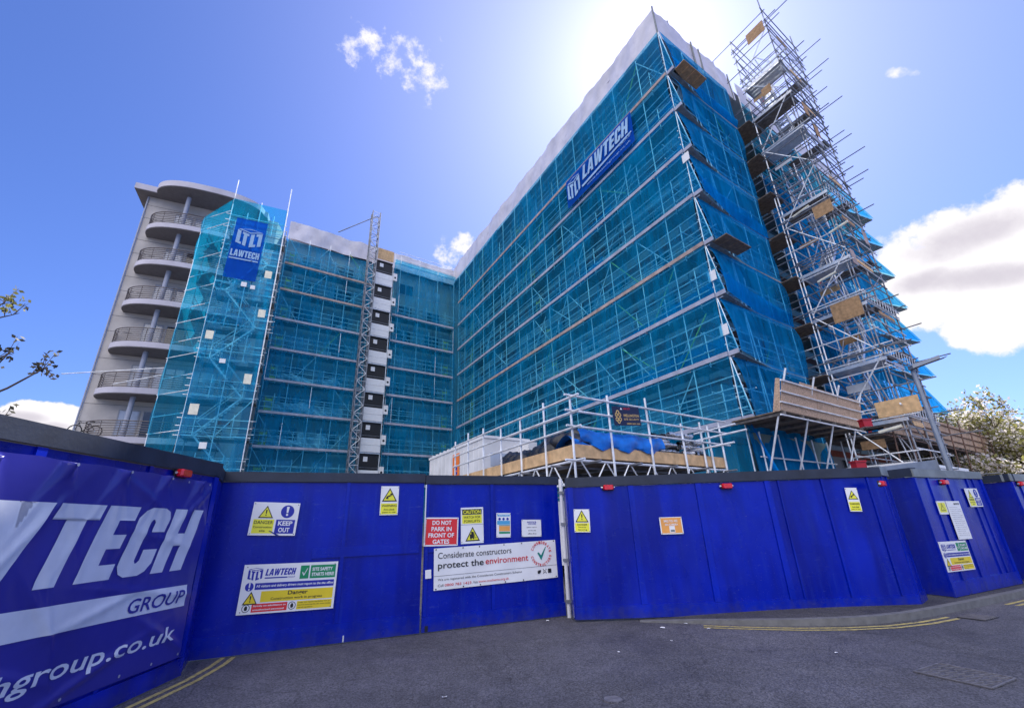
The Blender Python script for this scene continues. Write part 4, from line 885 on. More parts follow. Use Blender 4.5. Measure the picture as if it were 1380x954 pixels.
# --- end face, with stepped-out fans
Te = thing('scaffold', 'scaffold on the end wall with stepped-out decks and sagging bright blue net', 'scaffold', P(0, 2)); NETN[Te.name] = -AX
Qe = lambda s, d, z: P(d, s, z)
ES = [0.02, 2.2, 4.5, 6.8]; ES2 = [8.9, 12.2, 14.5, 16.8, 19.1, 21.4, 23.7, 26.0]
run_scaffold(Te, Qe, ES[1:], LEV, TOP-.1, toes=False, brace=.6, seed=8, s_over=(2.1, 0))
run_scaffold(Te, Qe, ES2, LEV, TOP+.6, toes=False, brace=.5, seed=9)
def over(b): return max(.02, .48*(1-b/3.4)) if b < 8 else max(.02, 1.12*(b-20.5)/5.5)
for li, z in enumerate(LEV):
    for (b0, b1, m) in ((0, 6.95, M_FAN), (8.8, B_END+.1, M_FAN)):
        o0, o1 = over(b0), over(b1); mb = MB()
        bs = [b0, 3.4] if b0 == 0 else [20.5, b1]
        for k in range(4):
            f0, f1 = k/4+.01, (k+1)/4-.01; o0, o1 = over(bs[0]), over(bs[1])
            mb.prism([P(-o0*f0, bs[0], z-.05), P(-o1*f0, bs[1], z-.05), P(-o1*f1, bs[1], z-.05), P(-o0*f1, bs[0], z-.05)], ZX*.045)
        mb.build('fan_deck', m, Te)
        if li in (3, 7) and b0 == 0:
            mb = MB(); q0, q1 = P(-.10, 1.8, z-.06), P(-.10, b1, z-.06); mb.box(q0, q1-q0, AX*.04, ZX*.22); mb.build('toe_board', M_TOEB, Te)
        mb = MB(); q0, q1 = P(-.02, b0, z-.06), P(-.02, b1, z-.06); mb.box(q0, q1-q0, AX*.04, ZX*.22); mb.build('toe_board', M_TOE, Te)
    mb = MB(); q0, q1 = P(.02, -.075, z-.06), P(-.5, -.075, z-.06); mb.box(q0, q1-q0, BX*.04, ZX*.2); mb.build('toe_board', M_TOE, Te)
    zt = LEV[li+1] if li < 7 else TOP+.1
    for b in [0.0, 2.2, 4.5]+ES2:
        if over(b) < .1: continue
        part('raker', M_GALV, Te, (P(-.02, b, zt-.05), P(-over(b), b, z)))
    # net hangs from the standards and kicks out to the edge of the deck below
    def topf(u, b0, b1, zt=zt): return P(-.11, b0+(b1-b0)*u, zt-.08)
    def botf(u, b0, b1, z=z): b = b0+(b1-b0)*u; return P(-over(b)-.10, b, z+.02-.05*math.sin(u*math.pi))
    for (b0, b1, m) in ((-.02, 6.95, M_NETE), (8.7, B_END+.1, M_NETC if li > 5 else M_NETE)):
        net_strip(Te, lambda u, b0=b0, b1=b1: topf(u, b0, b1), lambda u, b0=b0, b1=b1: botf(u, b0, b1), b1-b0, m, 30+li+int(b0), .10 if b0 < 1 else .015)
    net_strip(Te, lambda u: P(-.04-.0*u, B_END+.1, zt-.08)+AX*(1.2*u), lambda u: P(-over(26)*(1-u)+1.2*u, B_END+.1, z), 1.6, M_NETC, 60+li, .03)
    # small return of net round the street corner
    mb = MB(); mb.poly([P(-.03, -.04, zt-.1), P(-.03, -.04, z), P(-over(0)-.05, -.04, z)]); mb.build('debris_net', M_NET, Te)
    # slack folds
    if li in (2, 4, 7):
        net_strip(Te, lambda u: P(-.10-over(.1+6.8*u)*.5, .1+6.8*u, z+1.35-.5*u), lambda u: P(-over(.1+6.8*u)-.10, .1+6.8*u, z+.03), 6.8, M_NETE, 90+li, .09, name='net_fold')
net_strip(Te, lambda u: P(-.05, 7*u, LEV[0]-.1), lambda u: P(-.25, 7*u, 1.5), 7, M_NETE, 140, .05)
for (b, z, t) in ((.05, 25.0, .1), (.05, 13.65, .06)):
    mb = MB()
    for k in range(4): mb.box(P(-.35-.0*k, b+.05, z-.1)+BX*(.53*k), BX*.5, -AX*.75, ZX*.05)
    mb.build('fan_board', M_PLY if z > 20 else M_DECK, Te)
for z in (18.6, 8.9, 11.6): # white notices tied at the street corner
    mb = MB(); mb.box(P(.15, -.1, z), AX*-.42, BX*.02, ZX*.5); mb.build('corner_board', M_WHITE, Te)

# --- back face, left of the hoist
Tb = thing('scaffold', 'set-back scaffold between the stair tower and the goods hoist, behind blue net', 'scaffold', P(A_END, -14)); NETN[Tb.name] = -AX
Qb = lambda s, d, z: P(A_END+d, -s, z)
SB = [9.75, 12.1, 14.0, 15.9, 17.8]
run_scaffold(Tb, Qb, SB, LEV, TOP-.4, brace=.5, seed=12, tm=[M_TOE]*6+[M_TOEB, M_TOEB], rails=(.5, .95, 1.4))
for i in range(len(zz)-1):
    net_strip(Tb, lambda u, z=zz[i+1]: P(A_END-.03, -9.65-8.35*u, z-.02-(.9 if z > 28 else 0)), lambda u, z=zz[i]: P(A_END-.03, -9.65-8.35*u, z), 8, M_NET, 200+i, .05)
for li in range(0, 8): gate_pair(Qb, 16.9, LEV[li]-.0, 'yellow ladder gate beside the stair tower, %s' % ORD[li])
# --- back face, right of the hoist
Tc = thing('scaffold', 'scaffold in the inner corner right of the goods hoist, behind blue net', 'scaffold', P(A_END, -3)); NETN[Tc.name] = -AX
SC = [.25, 2.3, 4.5, 6.7, 7.35]
run_scaffold(Tc, Qb, SC, LEV[:-1], TOP+1.0, brace=.2, seed=15, rails=(.5, .95, 1.4))
for h in (28.6, 29.1, 29.6, 30.0): part('guard_rail', M_GALV, Tc, (P(A_END+.05, -6.9, h), P(A_END+.05, -.2, h)))
for i in range(len(zz)-1):
    net_strip(Tc, lambda u, z=zz[i+1]: P(A_END-.03, -.05-7.35*u, z-.02), lambda u, z=zz[i]: P(A_END-.03, -.05-7.35*u, z), 6.8, M_NET, 230+i, .05)
net_strip(Tc, lambda u: P(A_END+.02, -.05-7.35*u, 28.95), lambda u: P(A_END+.02, -.05-7.35*u, 28.4), 6.8, M_NETC, 250, .04)
for li in range(0, 6): gate_pair(Qb, .75, LEV[li], 'yellow ladder gate in the inner corner, %s' % (ORD[li] if li < 5 else 'highest of its column'))
# crumpled clear sheeting and other bright scraps inside the back scaffold
def crumple(name, label, cat, o, u, h, m, seed, amp=.25, group=None):
    rr = random.Random(seed); ph = [rr.uniform(0, 6) for _ in range(8)]; mb = MB(); ln = u.length; n = u.cross(ZX).normalized()
    mb.grid(lambda a, b: o+u*a + ZX*(h*b*(1-.3*abs(math.sin(a*5+ph[0])))) + n*amp*(math.sin(a*ln*3+b*5+ph[1])*math.sin(a*ln*1.7+ph[2])+.5*math.sin(a*ln*7+b*9+ph[3])), int(ln*9), 10)
    return tag(mb.build(name, m, None, origin=o, smooth=True), label, cat, group)
for i, (b0, w_, li, h, lab) in enumerate([(-17.0, 5.4, 3, .9, 'long crumpled clear sheet on the fourth lift between stair tower and hoist'), (-17.5, 6.4, 2, 1.2, 'long glossy clear sheet heaped on the third lift between stair tower and hoist'), (-14.6, 2.4, 1, 1.5, 'short upright clear sheet on the second lift left of the hoist'), (-17.3, 3.6, 1, 1.0, 'clear sheet pile on the second lift beside the stair tower'), (-13.6, .9, 4, .8, 'small clear sheet scrap on the fifth lift'), (-12.6, .9, 5, .8, 'small clear sheet scrap on the sixth lift'), (-12.3, 1.0, 3, .5, 'small silver bundle on the fourth lift left of the hoist'), (-16.0, 4, 0, .9, 'clear sheet bundle on the lowest visible lift')]):
    crumple('plastic_sheeting', lab, 'sheeting', P(A_END+.45, b0, LEV[li]+.1), BX*w_, h, M_PLAST, i, .16, 'clear plastic sheeting in the back scaffold')
# ------------------------------------------------------------------ wing with round balconies
WD = V((.895, .446, 0)).normalized(); WN = V((WD.y, -WD.x, 0))   # along the wing, and outwards
FH = 3.35
BZ = [24.05-FH*i for i in range(8)]
tip = at_z(193.8, 317, BZ[0]); W0 = V((tip.x, tip.y, 0)) - WN*.25
def Wp(s, n, z): return W0 + WD*s + WN*n + ZX*z
T = thing('balcony_block', 'cream rendered wing with stacked round balconies at the left of the site', 'building', Wp(3, 0, 0))
mb = MB(); mb.prism([Wp(-.45, 0, 0), Wp(9.0, 0, 0), P(33.3, -17.82), P(44, -17.82), Wp(-.45, -9, 0)], ZX*28.2); mb.build('wall', M_RENDER, T)
mb = MB()
for i in range(8):
    for h in (1.3, 2.55): mb.box(Wp(-.46, .0, BZ[i]+.45+h), WD*9.4, WN*.012, ZX*.025)
mb.build('render_joint', M_SOFFIT, T)
E0, E1_, EDP = .1, 8.0, 2.3
def ell(u, k=1.0, inset=0.0):   # bow front: u 0..1 along the balcony
    an = math.pi*(1-u); c = (E0+E1_)/2; r = (E1_-E0)/2-inset
    x = c + r*math.copysign(abs(math.cos(an))**.8, math.cos(an)); y = (EDP-inset)*math.sin(an)**.75*k
    return x, max(0.0, y)
NS = 36
for i, z in enumerate(BZ):
    pts = [ell(j/NS) for j in range(NS+1)]
    mb = MB(); mb.prism([Wp(x, y+.02, z+.06) for x, y in pts], ZX*.40); sl = mb.build('balcony', M_SLAB, T)
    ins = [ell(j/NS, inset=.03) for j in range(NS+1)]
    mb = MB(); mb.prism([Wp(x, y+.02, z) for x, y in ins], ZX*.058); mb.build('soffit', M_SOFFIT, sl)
    for h in (.10, .26, .42, .58, .74, .90, 1.07):
        mb = MB(); mb.path([Wp(*ell(j/NS, inset=.08), z+.46+h) for j in range(NS+1)], .042 if h > 1 else .028, 5); mb.build('rail', M_RAIL, sl)
    for j in range(2, NS-1, 4):
        x, y = ell(j/NS, inset=.1); mb = MB(); mb.box(Wp(x-.012, y-.04, z+.46), WD*.025, WN*.06, ZX*1.05); mb.build('rail_post', M_RAIL, sl)
    if i > -1:
        mb = MB(); ztop = z+FH if i else 27.7; mb.tube(Wp(2.5, 1.35, z+.46), Wp(2.5, 1.35, ztop), .16, 14); mb.build('column', M_COLUMN, T, smooth=False)
    zb = z+.5
    window_part(T, Wp(1.55, .002, zb+.35), WD, WN, 1.25, 1.85, M_GLASSP, M_FRAME, 0)
    window_part(T, Wp(2.95, .002, zb+.02), WD, WN, 1.9, 2.18, M_GLASS if i % 2 else M_GLASSP, M_FRAME, 2, 'balcony_door')
    window_part(T, Wp(5.0, .002, zb+.35), WD, WN, 1.9, 1.85, M_GLASSP, M_FRAME, 0)
# bow-fronted roof with deep eaves
pts = [(-1.2, -9.5), (-1.35, .75), (.35, .75)]+[(lambda q: (q[0], q[1]+.25))(ell(j/NS)) for j in range(2, NS-1)]+[(8.2, .75), (9.2, -9.5)]
mb = MB(); mb.prism([Wp(x, y, 27.95) for x, y in pts], ZX*.52); mb.build('roof', M_SLAB, T)
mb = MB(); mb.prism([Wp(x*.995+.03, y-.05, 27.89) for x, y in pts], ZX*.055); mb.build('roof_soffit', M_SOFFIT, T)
mb = MB(); mb.tube(Wp(-.5, .06, 0), Wp(-.5, .06, 27.8), .06, 8); mb.build('downpipe', M_COLUMN, T)
# bicycle hung at the end of a balcony
def bicycle(c, u, n, label):
    T = thing('bicycle', label, 'bicycle', c)
    def wheel(o):
        mb = MB(); k = 22; mb.path([o+u*.36*math.cos(6.2832*i/k)+ZX*.36*math.sin(6.2832*i/k) for i in range(k+1)], .035, 6); w = mb.build('wheel', M_BLACK, T)
        mb = MB(); mb.tube(o-n*.05, o+n*.05, .035, 8)
        for i in range(8): mb.tube(o, o+u*.34*math.cos(.785*i)+ZX*.34*math.sin(.785*i), .005, 4)
        mb.build('spokes', M_ALU, w)
    wheel(c); wheel(c+u*1.05); h = ZX
    mb = MB()
    for p, q in ((u*.12+h*.52, u*.42-h*.04), (u*.12+h*.52, u*.70+h*.50), (u*.42-h*.04, u*.70+h*.50), (u*.42-h*.04, u*1.05), (u*.70+h*.50, u*1.05), (u*.42*0, u*.14+h*.58)): mb.tube(c+p, c+q, .022, 6)
    mb.build('frame', M_BLACK, T)
    mb = MB(); mb.tube(c+u*.16+h*.62-n*.26, c+u*.16+h*.62+n*.26, .016, 6); mb.build('handlebar', M_BLACK, T)
    mb = MB(); mb.prism([c+u*.66+h*.6-n*.07, c+u*.90+h*.6-n*.09, c+u*.90+h*.6+n*.09, c+u*.66+h*.6+n*.07], h*.05); mb.build('saddle', M_BLACK, T)
q = at_plane(100, 580, (Wp(0, .9, 0).x, Wp(0, .9, 0).y), (WD.x, WD.y)); bicycle(q, WD, WN, 'black bicycle parked at the end of the lowest visible round balcony')

# ------------------------------------------------------------------ netted stair tower in front of the back face
S1 = at_z(316, 268, 25.5); S1 = V((S1.x, S1.y, 0)); S2 = at_z(388, 285, 25.5); S2 = V((S2.x, S2.y, 0))
sd_ = (S2-S1).normalized(); SL = (S2-S1).length; sn = V((sd_.y, -sd_.x, 0)); S0 = S1 + V((-.95, .31, 0)).normalized()*2.77
SLV = [2.3, 4.9, 7.5, 10.1, 12.7, 15.3, 17.9, 20.5, 23.1]; STOP = 25.5
Ts = thing('scaffold', 'netted stair tower scaffold left of the set-back face, with zigzag stairs inside', 'scaffold', (S1+S2)/2); NETN[Ts.name] = sn
def Qs(s, d, z): return S1 + sd_*s - sn*d + ZX*z
def Qc(s, d, z): u = (S0-S1).normalized(); return S1 + u*s + V((u.y, -u.x, 0))*-d*-1*0 + ZX*z
run_scaffold(Ts, Qs, [0, SL/2, SL], SLV, STOP, toes=False, brace=.2, seed=21, inner=2.2, deck_d=(1.35, 2.2), rails=(.5, 1.0))
part('standard', M_GALV, Ts, (S2+sn*.12, S2+sn*.12+ZX*27.6)); part('standard', M_GALV, Ts, (S1+ZX*25, S1+ZX*27.3))
part('standard', M_GALV, Ts, (S0, S0+ZX*24.5))
cu = (S0-S1)
for i, z in enumerate(SLV):
    zt = SLV[i+1] if i < 8 else STOP; drop = .9 if zt > 25.2 else 0
    net_strip(Ts, lambda u: Qs(SL*u, -.05, zt), lambda u: Qs(SL*u, -.05, z), SL, M_NET if i < 8 else M_NETC, 300+i, .03)
    NETN[Ts.name] = V((-cu.y, cu.x, 0)).normalized()
    net_strip(Ts, lambda u: S1+cu*u+ZX*(zt-drop*u), lambda u: S1+cu*u+ZX*z, 3, M_NETC, 320+i, .05); NETN[Ts.name] = sn
    part('guard_rail', M_GALV, Ts, (S1+cu*-.02+ZX*(z+.2), S1+cu*1.05+ZX*(z+.2)))
    part('guard_rail', M_GALV, Ts, (S1+ZX*(z+1.3), S1+cu+ZX*(z+1.3)))
    if i < 8:
        # aluminium stair flight, alternating hand, with landings
        up = i % 2 == 0; a, b = (.65, 2.95) if up else (2.95, .65)
        for k in (.35, .95):
            mb = MB(); mb.beam(Qs(a, k, z+.02), Qs(b, k, zt+.02), .04, .10); mb.build('stair_stringer', M_ALU, Ts)
            part('stair_handrail', M_ALU, Ts, (Qs(a, k, z+.95), Qs(b, k, zt+.95)))
        mb = MB()
        for j in range(1, 12): f = j/12.; p = Qs(a+(b-a)*f, .35, z+(zt-z)*f); mb.box(p, sd_*.2, -sn*.6, ZX*.03)
        mb.build('stair_treads', M_ALU, Ts)
        for k in (0.05, 2.9):
            mb = MB(); mb.box(Qs(k, .3, z-.05), sd_*(SL-2.95 if k > 1 else .75), -sn*1.0, ZX*.06); mb.build('landing', M_ALU, Ts)
for (s, z, w_, h_) in ((.25, 8.7, .5, .7), (.2, 13.9, .45, .6), (2.9, 11.0, .45, .7), (2.95, 19.2, .45, .6), (3.0, 16.0, .45, .6), (1.6, 18.2, .35, .35), (2.2, 18.1, .3, .3), (1.3, 12.3, .35, .3), (1.2, 6.6, .4, .4)):
    mb = MB(); mb.box(Qs(s, -.09, z), sd_*w_, sn*.02, ZX*h_); mb.build('notice_board', M_SIGNW if w_ < .45 else M_FLUO, Ts)
for (s, z) in ((1.8, 19.6), (1.7, 16.7), (1.6, 11.0), (1.9, 8.2)):
    mb = MB(); mb.box(Qs(s, .2, z), sd_*.7, sn*.02, ZX*.25); mb.build('red_strip', M_BRICK, Ts)
for z0_, z1_ in ((11.6, 12.2), (11.2, 11.7)):
    part('spare_tube', M_GALV, Ts, (Wp(-1.2 if z0_ > 11.5 else 1.5, 2.3, z0_), S0+ZX*(z1_)))
for i, (s, z) in enumerate(((4.6, 25.2), (4.5, 22.4), (5, 19.4))):
    part('spare_tube', M_GALV, Ts, (Wp(s, 2.0, z), Wp(s+2.4, 2.0, z-.1)))
# square net banner tied to the stair tower
def net_banner(name, label, o, u, v, w, h, kind):
    n = u.cross(v).normalized()*-1; S = Sign(o, u, v, w, h); S.n = n; T = thing(name, label, 'banner', o+u*w/2+v*h/2)
    mb = MB(); mb.grid(lambda a, b: S.pt(a, b)+n*(.02*math.sin(a*9+b*5)*math.sin(b*7)), 24, 12); mb.build('mesh_sheet', M_BANTX, T, smooth=True)
    k = 50; mb = MB()
    if kind == 'sq':
        S.polys(mb, logo_polys(), .12, .16, .93, .47, k); mb.build('emblem', M_BANTL, T); mb = MB(); S.polys(mb, block_text('LAWTECH', .0), .05, .54, .95, .65, k); mb.build('lettering', M_BANTL, T)
        mb = MB(); S.rect(mb, .04, .675, .95, .695, k); mb.build('underline', M_BANTL, T)
    else:
        S.polys(mb, logo_polys(), .03, .12, .24, .86, k); mb.build('emblem', M_BANTL, T); mb = MB(); S.polys(mb, block_text('LAWTECH', .22), .28, .10, .97, .56, k); mb.build('lettering', M_BANTL, T)
        mb = MB(); mb.poly([S.pt(.26, .72, k), S.pt(.80, .64, k), S.pt(.985, .62, k), S.pt(.985, .66, k), S.pt(.80, .70, k), S.pt(.27, .80, k)]); mb.build('underline', M_BANTL, T)
        mb = MB(); S.text(mb, 'GROUP', .82, .68, .97, .74, k); S.text(mb, 'www.lawtechgroup.co.uk', .34, .84, .96, .92, k); mb.build('lettering', M_BANTL, T)
net_banner('net_banner', 'square blue company banner high on the netted stair tower', at_plane(320, 293, (S1.x+sn.x*.12, S1.y+sn.y*.12), (sd_.x, sd_.y)), sd_, V((-.02, 0, -1)).normalized(), 2.05, 5.1, 'sq')
net_banner('net_banner', 'long blue company banner near the top of the long face', P(9.45, -.36, 24.75), -AX, V((0, 0, -1)), 6.75, 2.32, 'long')

# ------------------------------------------------------------------ goods hoist mast and its landings
mc = P(30.45, -10.08); hw = .40
T = thing('hoist_mast', 'grey lattice mast of the goods hoist rising above the set-back roof', 'hoist', mc)
cs = [mc+AX*x*hw+BX*y*hw for x, y in ((-1, -1), (-1, 1), (1, 1), (1, -1))]
for c in cs: part('mast_chord', M_GALVD, T, (c, c+ZX*32.9), r=.055)
n = 44; 
for f in range(4):
    a, b = cs[f], cs[(f+1) % 4]; mb = MB()
    for i in range(n):
        z0_, z1_ = 32.8*i/n, 32.8*(i+1)/n
        p, q = (a, b) if i % 2 else (b, a); mb.tube(p+ZX*z0_, q+ZX*z1_, .028, 5); mb.tube(a+ZX*z1_, b+ZX*z1_, .026, 5)
    mb.build('mast_lacing', M_GALVD if f else M_GALV, T)
jt = at_plane(500, 295, (P(30.2, 0).x, P(30.2, 0).y), (BX.x, BX.y)); jl = at_plane(456, 313, (P(30.2, 0).x, P(30.2, 0).y), (BX.x, BX.y))
part('jib', M_GALVD, T, (P(30.2, -9.9, 32.4), jt), (jt, jl), r=.05); part('jib_rope', M_GALVD, T, (jt, jt-ZX*3.6+BX*.1), r=.05)
for i, z in enumerate([5.2, 8.02, 10.84, 13.62, 16.44, 19.30, 22.20, 25.1]):
    b0, b1 = -9.55, -7.7; a = 31.05
    T = thing('hoist_landing', 'hoist landing with white gate and dark opening, %s' % ORD[i], 'hoist landing', P(a, -8.6, z), 'hoist landings beside the mast')
    w_ = (b1-b0)
    for k, (h0, h1) in enumerate(((.02, .62), (.64, 1.25))):
        mb = MB(); mb.box(P(a, b0, z+h0), BX*w_, AX*.04, ZX*(h1-h0)); mb.build('gate_panel', M_SIGNW, T)
    mb = MB(); mb.box(P(a-.03, b0-.03, z-.14), BX*(w_+.06), AX*.10, ZX*.12); mb.build('sill', M_ALU, T)
    for k in range(2):
        mb = MB(); mb.box(P(a+.01, b0 if k == 0 else b1, z), BX*.06, AX*.06, ZX*2.75); mb.build('jamb', M_GALV, T)
    mb = MB(); mb.box(P(a+.12, b0+.07, z+1.3), BX*(w_-.13), AX*.05, ZX*1.42); mb.build('opening_shade', M_BLACK, T)  # black sheet standing in for the shade inside the opening
    mb = MB(); mb.box(P(a+.03, b0, z+2.68), BX*w_, AX*.1, ZX*.05); mb.build('dark_soffit', M_BLACK, T)
    mb = MB(); mb.box(P(a+.03, b0+.45, z+2.0), BX*.38, AX*.02, ZX*.42); mb.build('notice', M_SIGNW, T)
    mb = MB(); mb.box(P(a, b0+.05, z+1.45), BX*(w_-.1), AX*.02, ZX*.03); mb.build('mesh_rail', M_GALVD, T)
    mb = MB(); mb.box(P(a-.05, b1+.08, z+.75), BX*.42, AX*.2, ZX*.85); cb = mb.build('call_box', M_WHITE, T)
    c = P(a-.06, b1+.29, z+1.1); mb = MB(); mb.prism([c+BX*.11*math.cos(.785*k)+ZX*.11*math.sin(.785*k) for k in range(8)], AX*.005); mb.build('button', M_BLACK, cb)
mb = MB(); mb.box(P(31.0, -9.4, 27.95), BX*1.7, AX*.04, ZX*1.3); tag(mb.build('timber_hoarding', M_TIMBER, None, origin=P(31, -8.6, 28)), 'pale timber panel boxing in the top of the goods hoist', 'panel')

# ------------------------------------------------------------------ open scaffold stair tower on the end wall
Tt = thing('scaffold', 'tall open tube scaffold stair tower standing against the end wall', 'scaffold', P(-2, 9.5))
ta0, ta1, tb0, tb1 = -1.0, -3.31, 7.44, 11.85; TT = 32.2
cols = [(ta0, tb0, 32.4), (ta1, tb0, 33.9), (ta1, tb1, 33.5), (ta0, tb1, 32.0), (ta1, 9.6, 30.4), (ta0, 9.6, 31.0)]
for a, b, zt in cols: part('standard', M_GALV if a == ta0 else M_GALVD, Tt, (P(a, b), P(a, b, zt)), r=.034)
part('standard', M_GALV, Tt, (P(ta0+.15, tb0-.05), P(ta0+.15, tb0-.05, 19))); part('standard', M_GALVD, Tt, (P(ta1+.14, tb0), P(ta1+.14, tb0, 24)))
k = 0; z = 3.0
while z < 33:
    big = k % 3 == 0; mm = M_GALV if (k % 2 and z < 17) else M_GALVD  # upper ledgers all take the dark tube, their backlit shade put into colour
    for b in (tb0, tb1):
        ex0 = R.choice((.1, .3, .9, 1.6)) if k % 3 == 1 else .15; ex1 = R.choice((.2, .9, 1.5)) if k % 2 == 0 else .2
        part('ledger', mm, Tt, (P(ta0+ex0, b-.06, z), P(ta1-ex1, b-.06, z)))
    for a in (ta0, ta1):
        part('ledger', mm, Tt, (P(a-.06, tb0-R.uniform(.1, .4), z+.08), P(a-.06, tb1+R.uniform(.1, .6), z+.08)))
    z += .94; k += 1
for i in range(11):
    z = 3.2+2.82*i; f = i % 2
    if z > 31: break
    part('brace', M_GALVD, Tt, (P(ta1-.05, tb0 if f else tb1, z-.6), P(ta1-.05, tb1 if f else tb0, z+2.2)))
    part('brace', M_GALV, Tt, (P(ta0 if f else ta1, tb0-.05, z-.4), P(ta1 if f else ta0, tb0-.05, z+2.3)))
    part('brace', M_GALVD, Tt, (P(ta0, tb1 if f else tb0, z-.6), P(ta0, tb0 if f else tb1, z+2.2)))
    for b in (tb0+.4, 9.5, tb1-.5): part('transom', M_GALVD, Tt, (P(ta0+.3, b, z-.12), P(ta1-R.uniform(.1, 1.5), b, z-.12)))
TD = [5.2, 8.02, 10.84, 13.45, 17.5, 22.2, 24.9, 27.6]
for i, z in enumerate(TD):
    mb = MB()
    for q in range(4): mb.box(P(ta0, tb0+.02+.28*q, z), AX*(ta1-ta0), BX*.26, ZX*.06)
    mb.build('platform', M_ALU if i % 2 else M_DECKD, Tt)
    mb = MB(); mb.box(P(ta0+.1, tb0-.05, z+.02), AX*(ta1-ta0-.2), BX*.03, ZX*.16); mb.build('toe_board', M_ALU, Tt)
    mb = MB()
    for q in range(3): mb.box(P(ta0, tb1-.95+.3*q, z+1.0), AX*(ta1-ta0), BX*.28, ZX*.06)
    mb.build('platform', M_DECKD, Tt)
    # lattice beam along the outer side
    if i in (0, 1, 2, 4):
        mb = MB(); zz0, zz1 = z+.3, z+.75; mb.tube(P(ta1-.1, tb0, zz0), P(ta1-.1, tb1, zz0), .028, 6); mb.tube(P(ta1-.1, tb0, zz1), P(ta1-.1, tb1, zz1), .028, 6)
        for q in range(12): b = tb0+(tb1-tb0)*q/12.; mb.tube(P(ta1-.1, b, zz0), P(ta1-.1, b+.18, zz1), .018, 5)
        mb.build('lattice_beam', M_ALU, Tt)
    # stair flight
    b_, e_ = (tb0+1.1, tb1-.9) if i % 2 else (tb1-.9, tb0+1.1); zt = z+2.75
    if z < 26:
        for q in (-1.3, -2.0):
            mb = MB(); mb.beam(P(q, b_, z+.05), P(q, e_, zt), .05, .17); mb.build('stair_stringer', M_ALU, Tt)
            part('stair_handrail', M_ALU, Tt, (P(q, b_, z+1.0), P(q, e_, zt+.9)))
        mb = MB()
        for q in range(1, 12): f = q/12.; mb.box(P(-1.3, b_+(e_-b_)*f, z+(zt-z)*f), AX*-.7, BX*.24, ZX*.035)
        mb.build('stair_treads', M_ALU, Tt)
        for q in range(5): part('stair_post', M_ALU, Tt, (P(-2.0, b_+(e_-b_)*q/4, z+(zt-z)*q/4), P(-2.0, b_+(e_-b_)*q/4, z+(zt-z)*q/4+1.0)), r=.04)
for (z, m, q0, q1, dz) in ((30.6, M_PLY, .05, .55, .9), (16.3, M_PLY, -.05, .35, .75), (10.4, M_PLY, .05, .62, 1.0), (5.5, M_TIMBER, -.3, .40, .7), (26.0, M_PLY, .35, .6, .6)):
    mb = MB(); a0 = ta1+(ta0-ta1)*q0; a1 = ta1+(ta0-ta1)*q1; mb.box(P(a0, tb0-.12, z), AX*(a1-a0), BX*.025, ZX*dz); mb.build('plywood_panel', m, Tt)
for (z, q) in ((24.0, 8.6), (22.6, 9.3), (13.2, 7.6), (15.6, 11)):
    mb = MB(); mb.box(P(ta1-.1, q, z), BX*.6, AX*.02, ZX*.9); mb.build('plywood_panel', M_PLY if z > 20 else M_TOEB, Tt)
for i in range(10):
    z = 4.1+2.82*i
    for q in (.45, 1.35, 1.85):
        part('guard_rail', R.choice((M_GALV, M_GALVD, M_GALVD)), Tt, (P(ta1-.05, tb0-R.uniform(0, .3), z+q), P(ta1-.05, tb1+R.uniform(0, .3), z+q+R.uniform(-.1, .1))))
        if q > 1: part('guard_rail', R.choice((M_GALV, M_GALVD)), Tt, (P(ta0+.1, tb0-.08, z+q), P(ta1-.1-R.uniform(0, .8), tb0-.08, z+q)))
    mb = MB(); mb.box(P(ta1-.08, tb0+.2+R.random()*1.5, z+.95), BX*R.uniform(1.0, 2.4), AX*.03, ZX*.2); mb.build('toe_board', R.choice((M_PLY, M_TIMBER, M_TOE)), Tt)
    mb = MB(); b_ = tb0+R.uniform(.6, 2.8); mb.box(P(-1.1, b_, z+.2), AX*-1.0, BX*.03, ZX*R.uniform(.2, .45)); mb.build('plank', R.choice((M_TIMBER, M_PLY, M_WHITE)), Tt)
    part('brace', M_GALV, Tt, (P(-2.1, tb0 if i % 2 else tb1, z), P(-2.1, tb1 if i % 2 else tb0, z+2.6)))
    part('inner_standard', M_GALV, Tt, (P(-2.1, tb0+R.uniform(.5, 3.5), z-.3), P(-2.1, tb0+R.uniform(.5, 3.5), z+2.6)))
    if z < 28:
        mb = MB(); mb.box(P(-1.2, 8.2+R.random()*2, z+.9), BX*.35, AX*-.04, ZX*.45); mb.build('notice', R.choice((M_SIGNW, M_SIGNLB, M_SIGNR)), Tt)
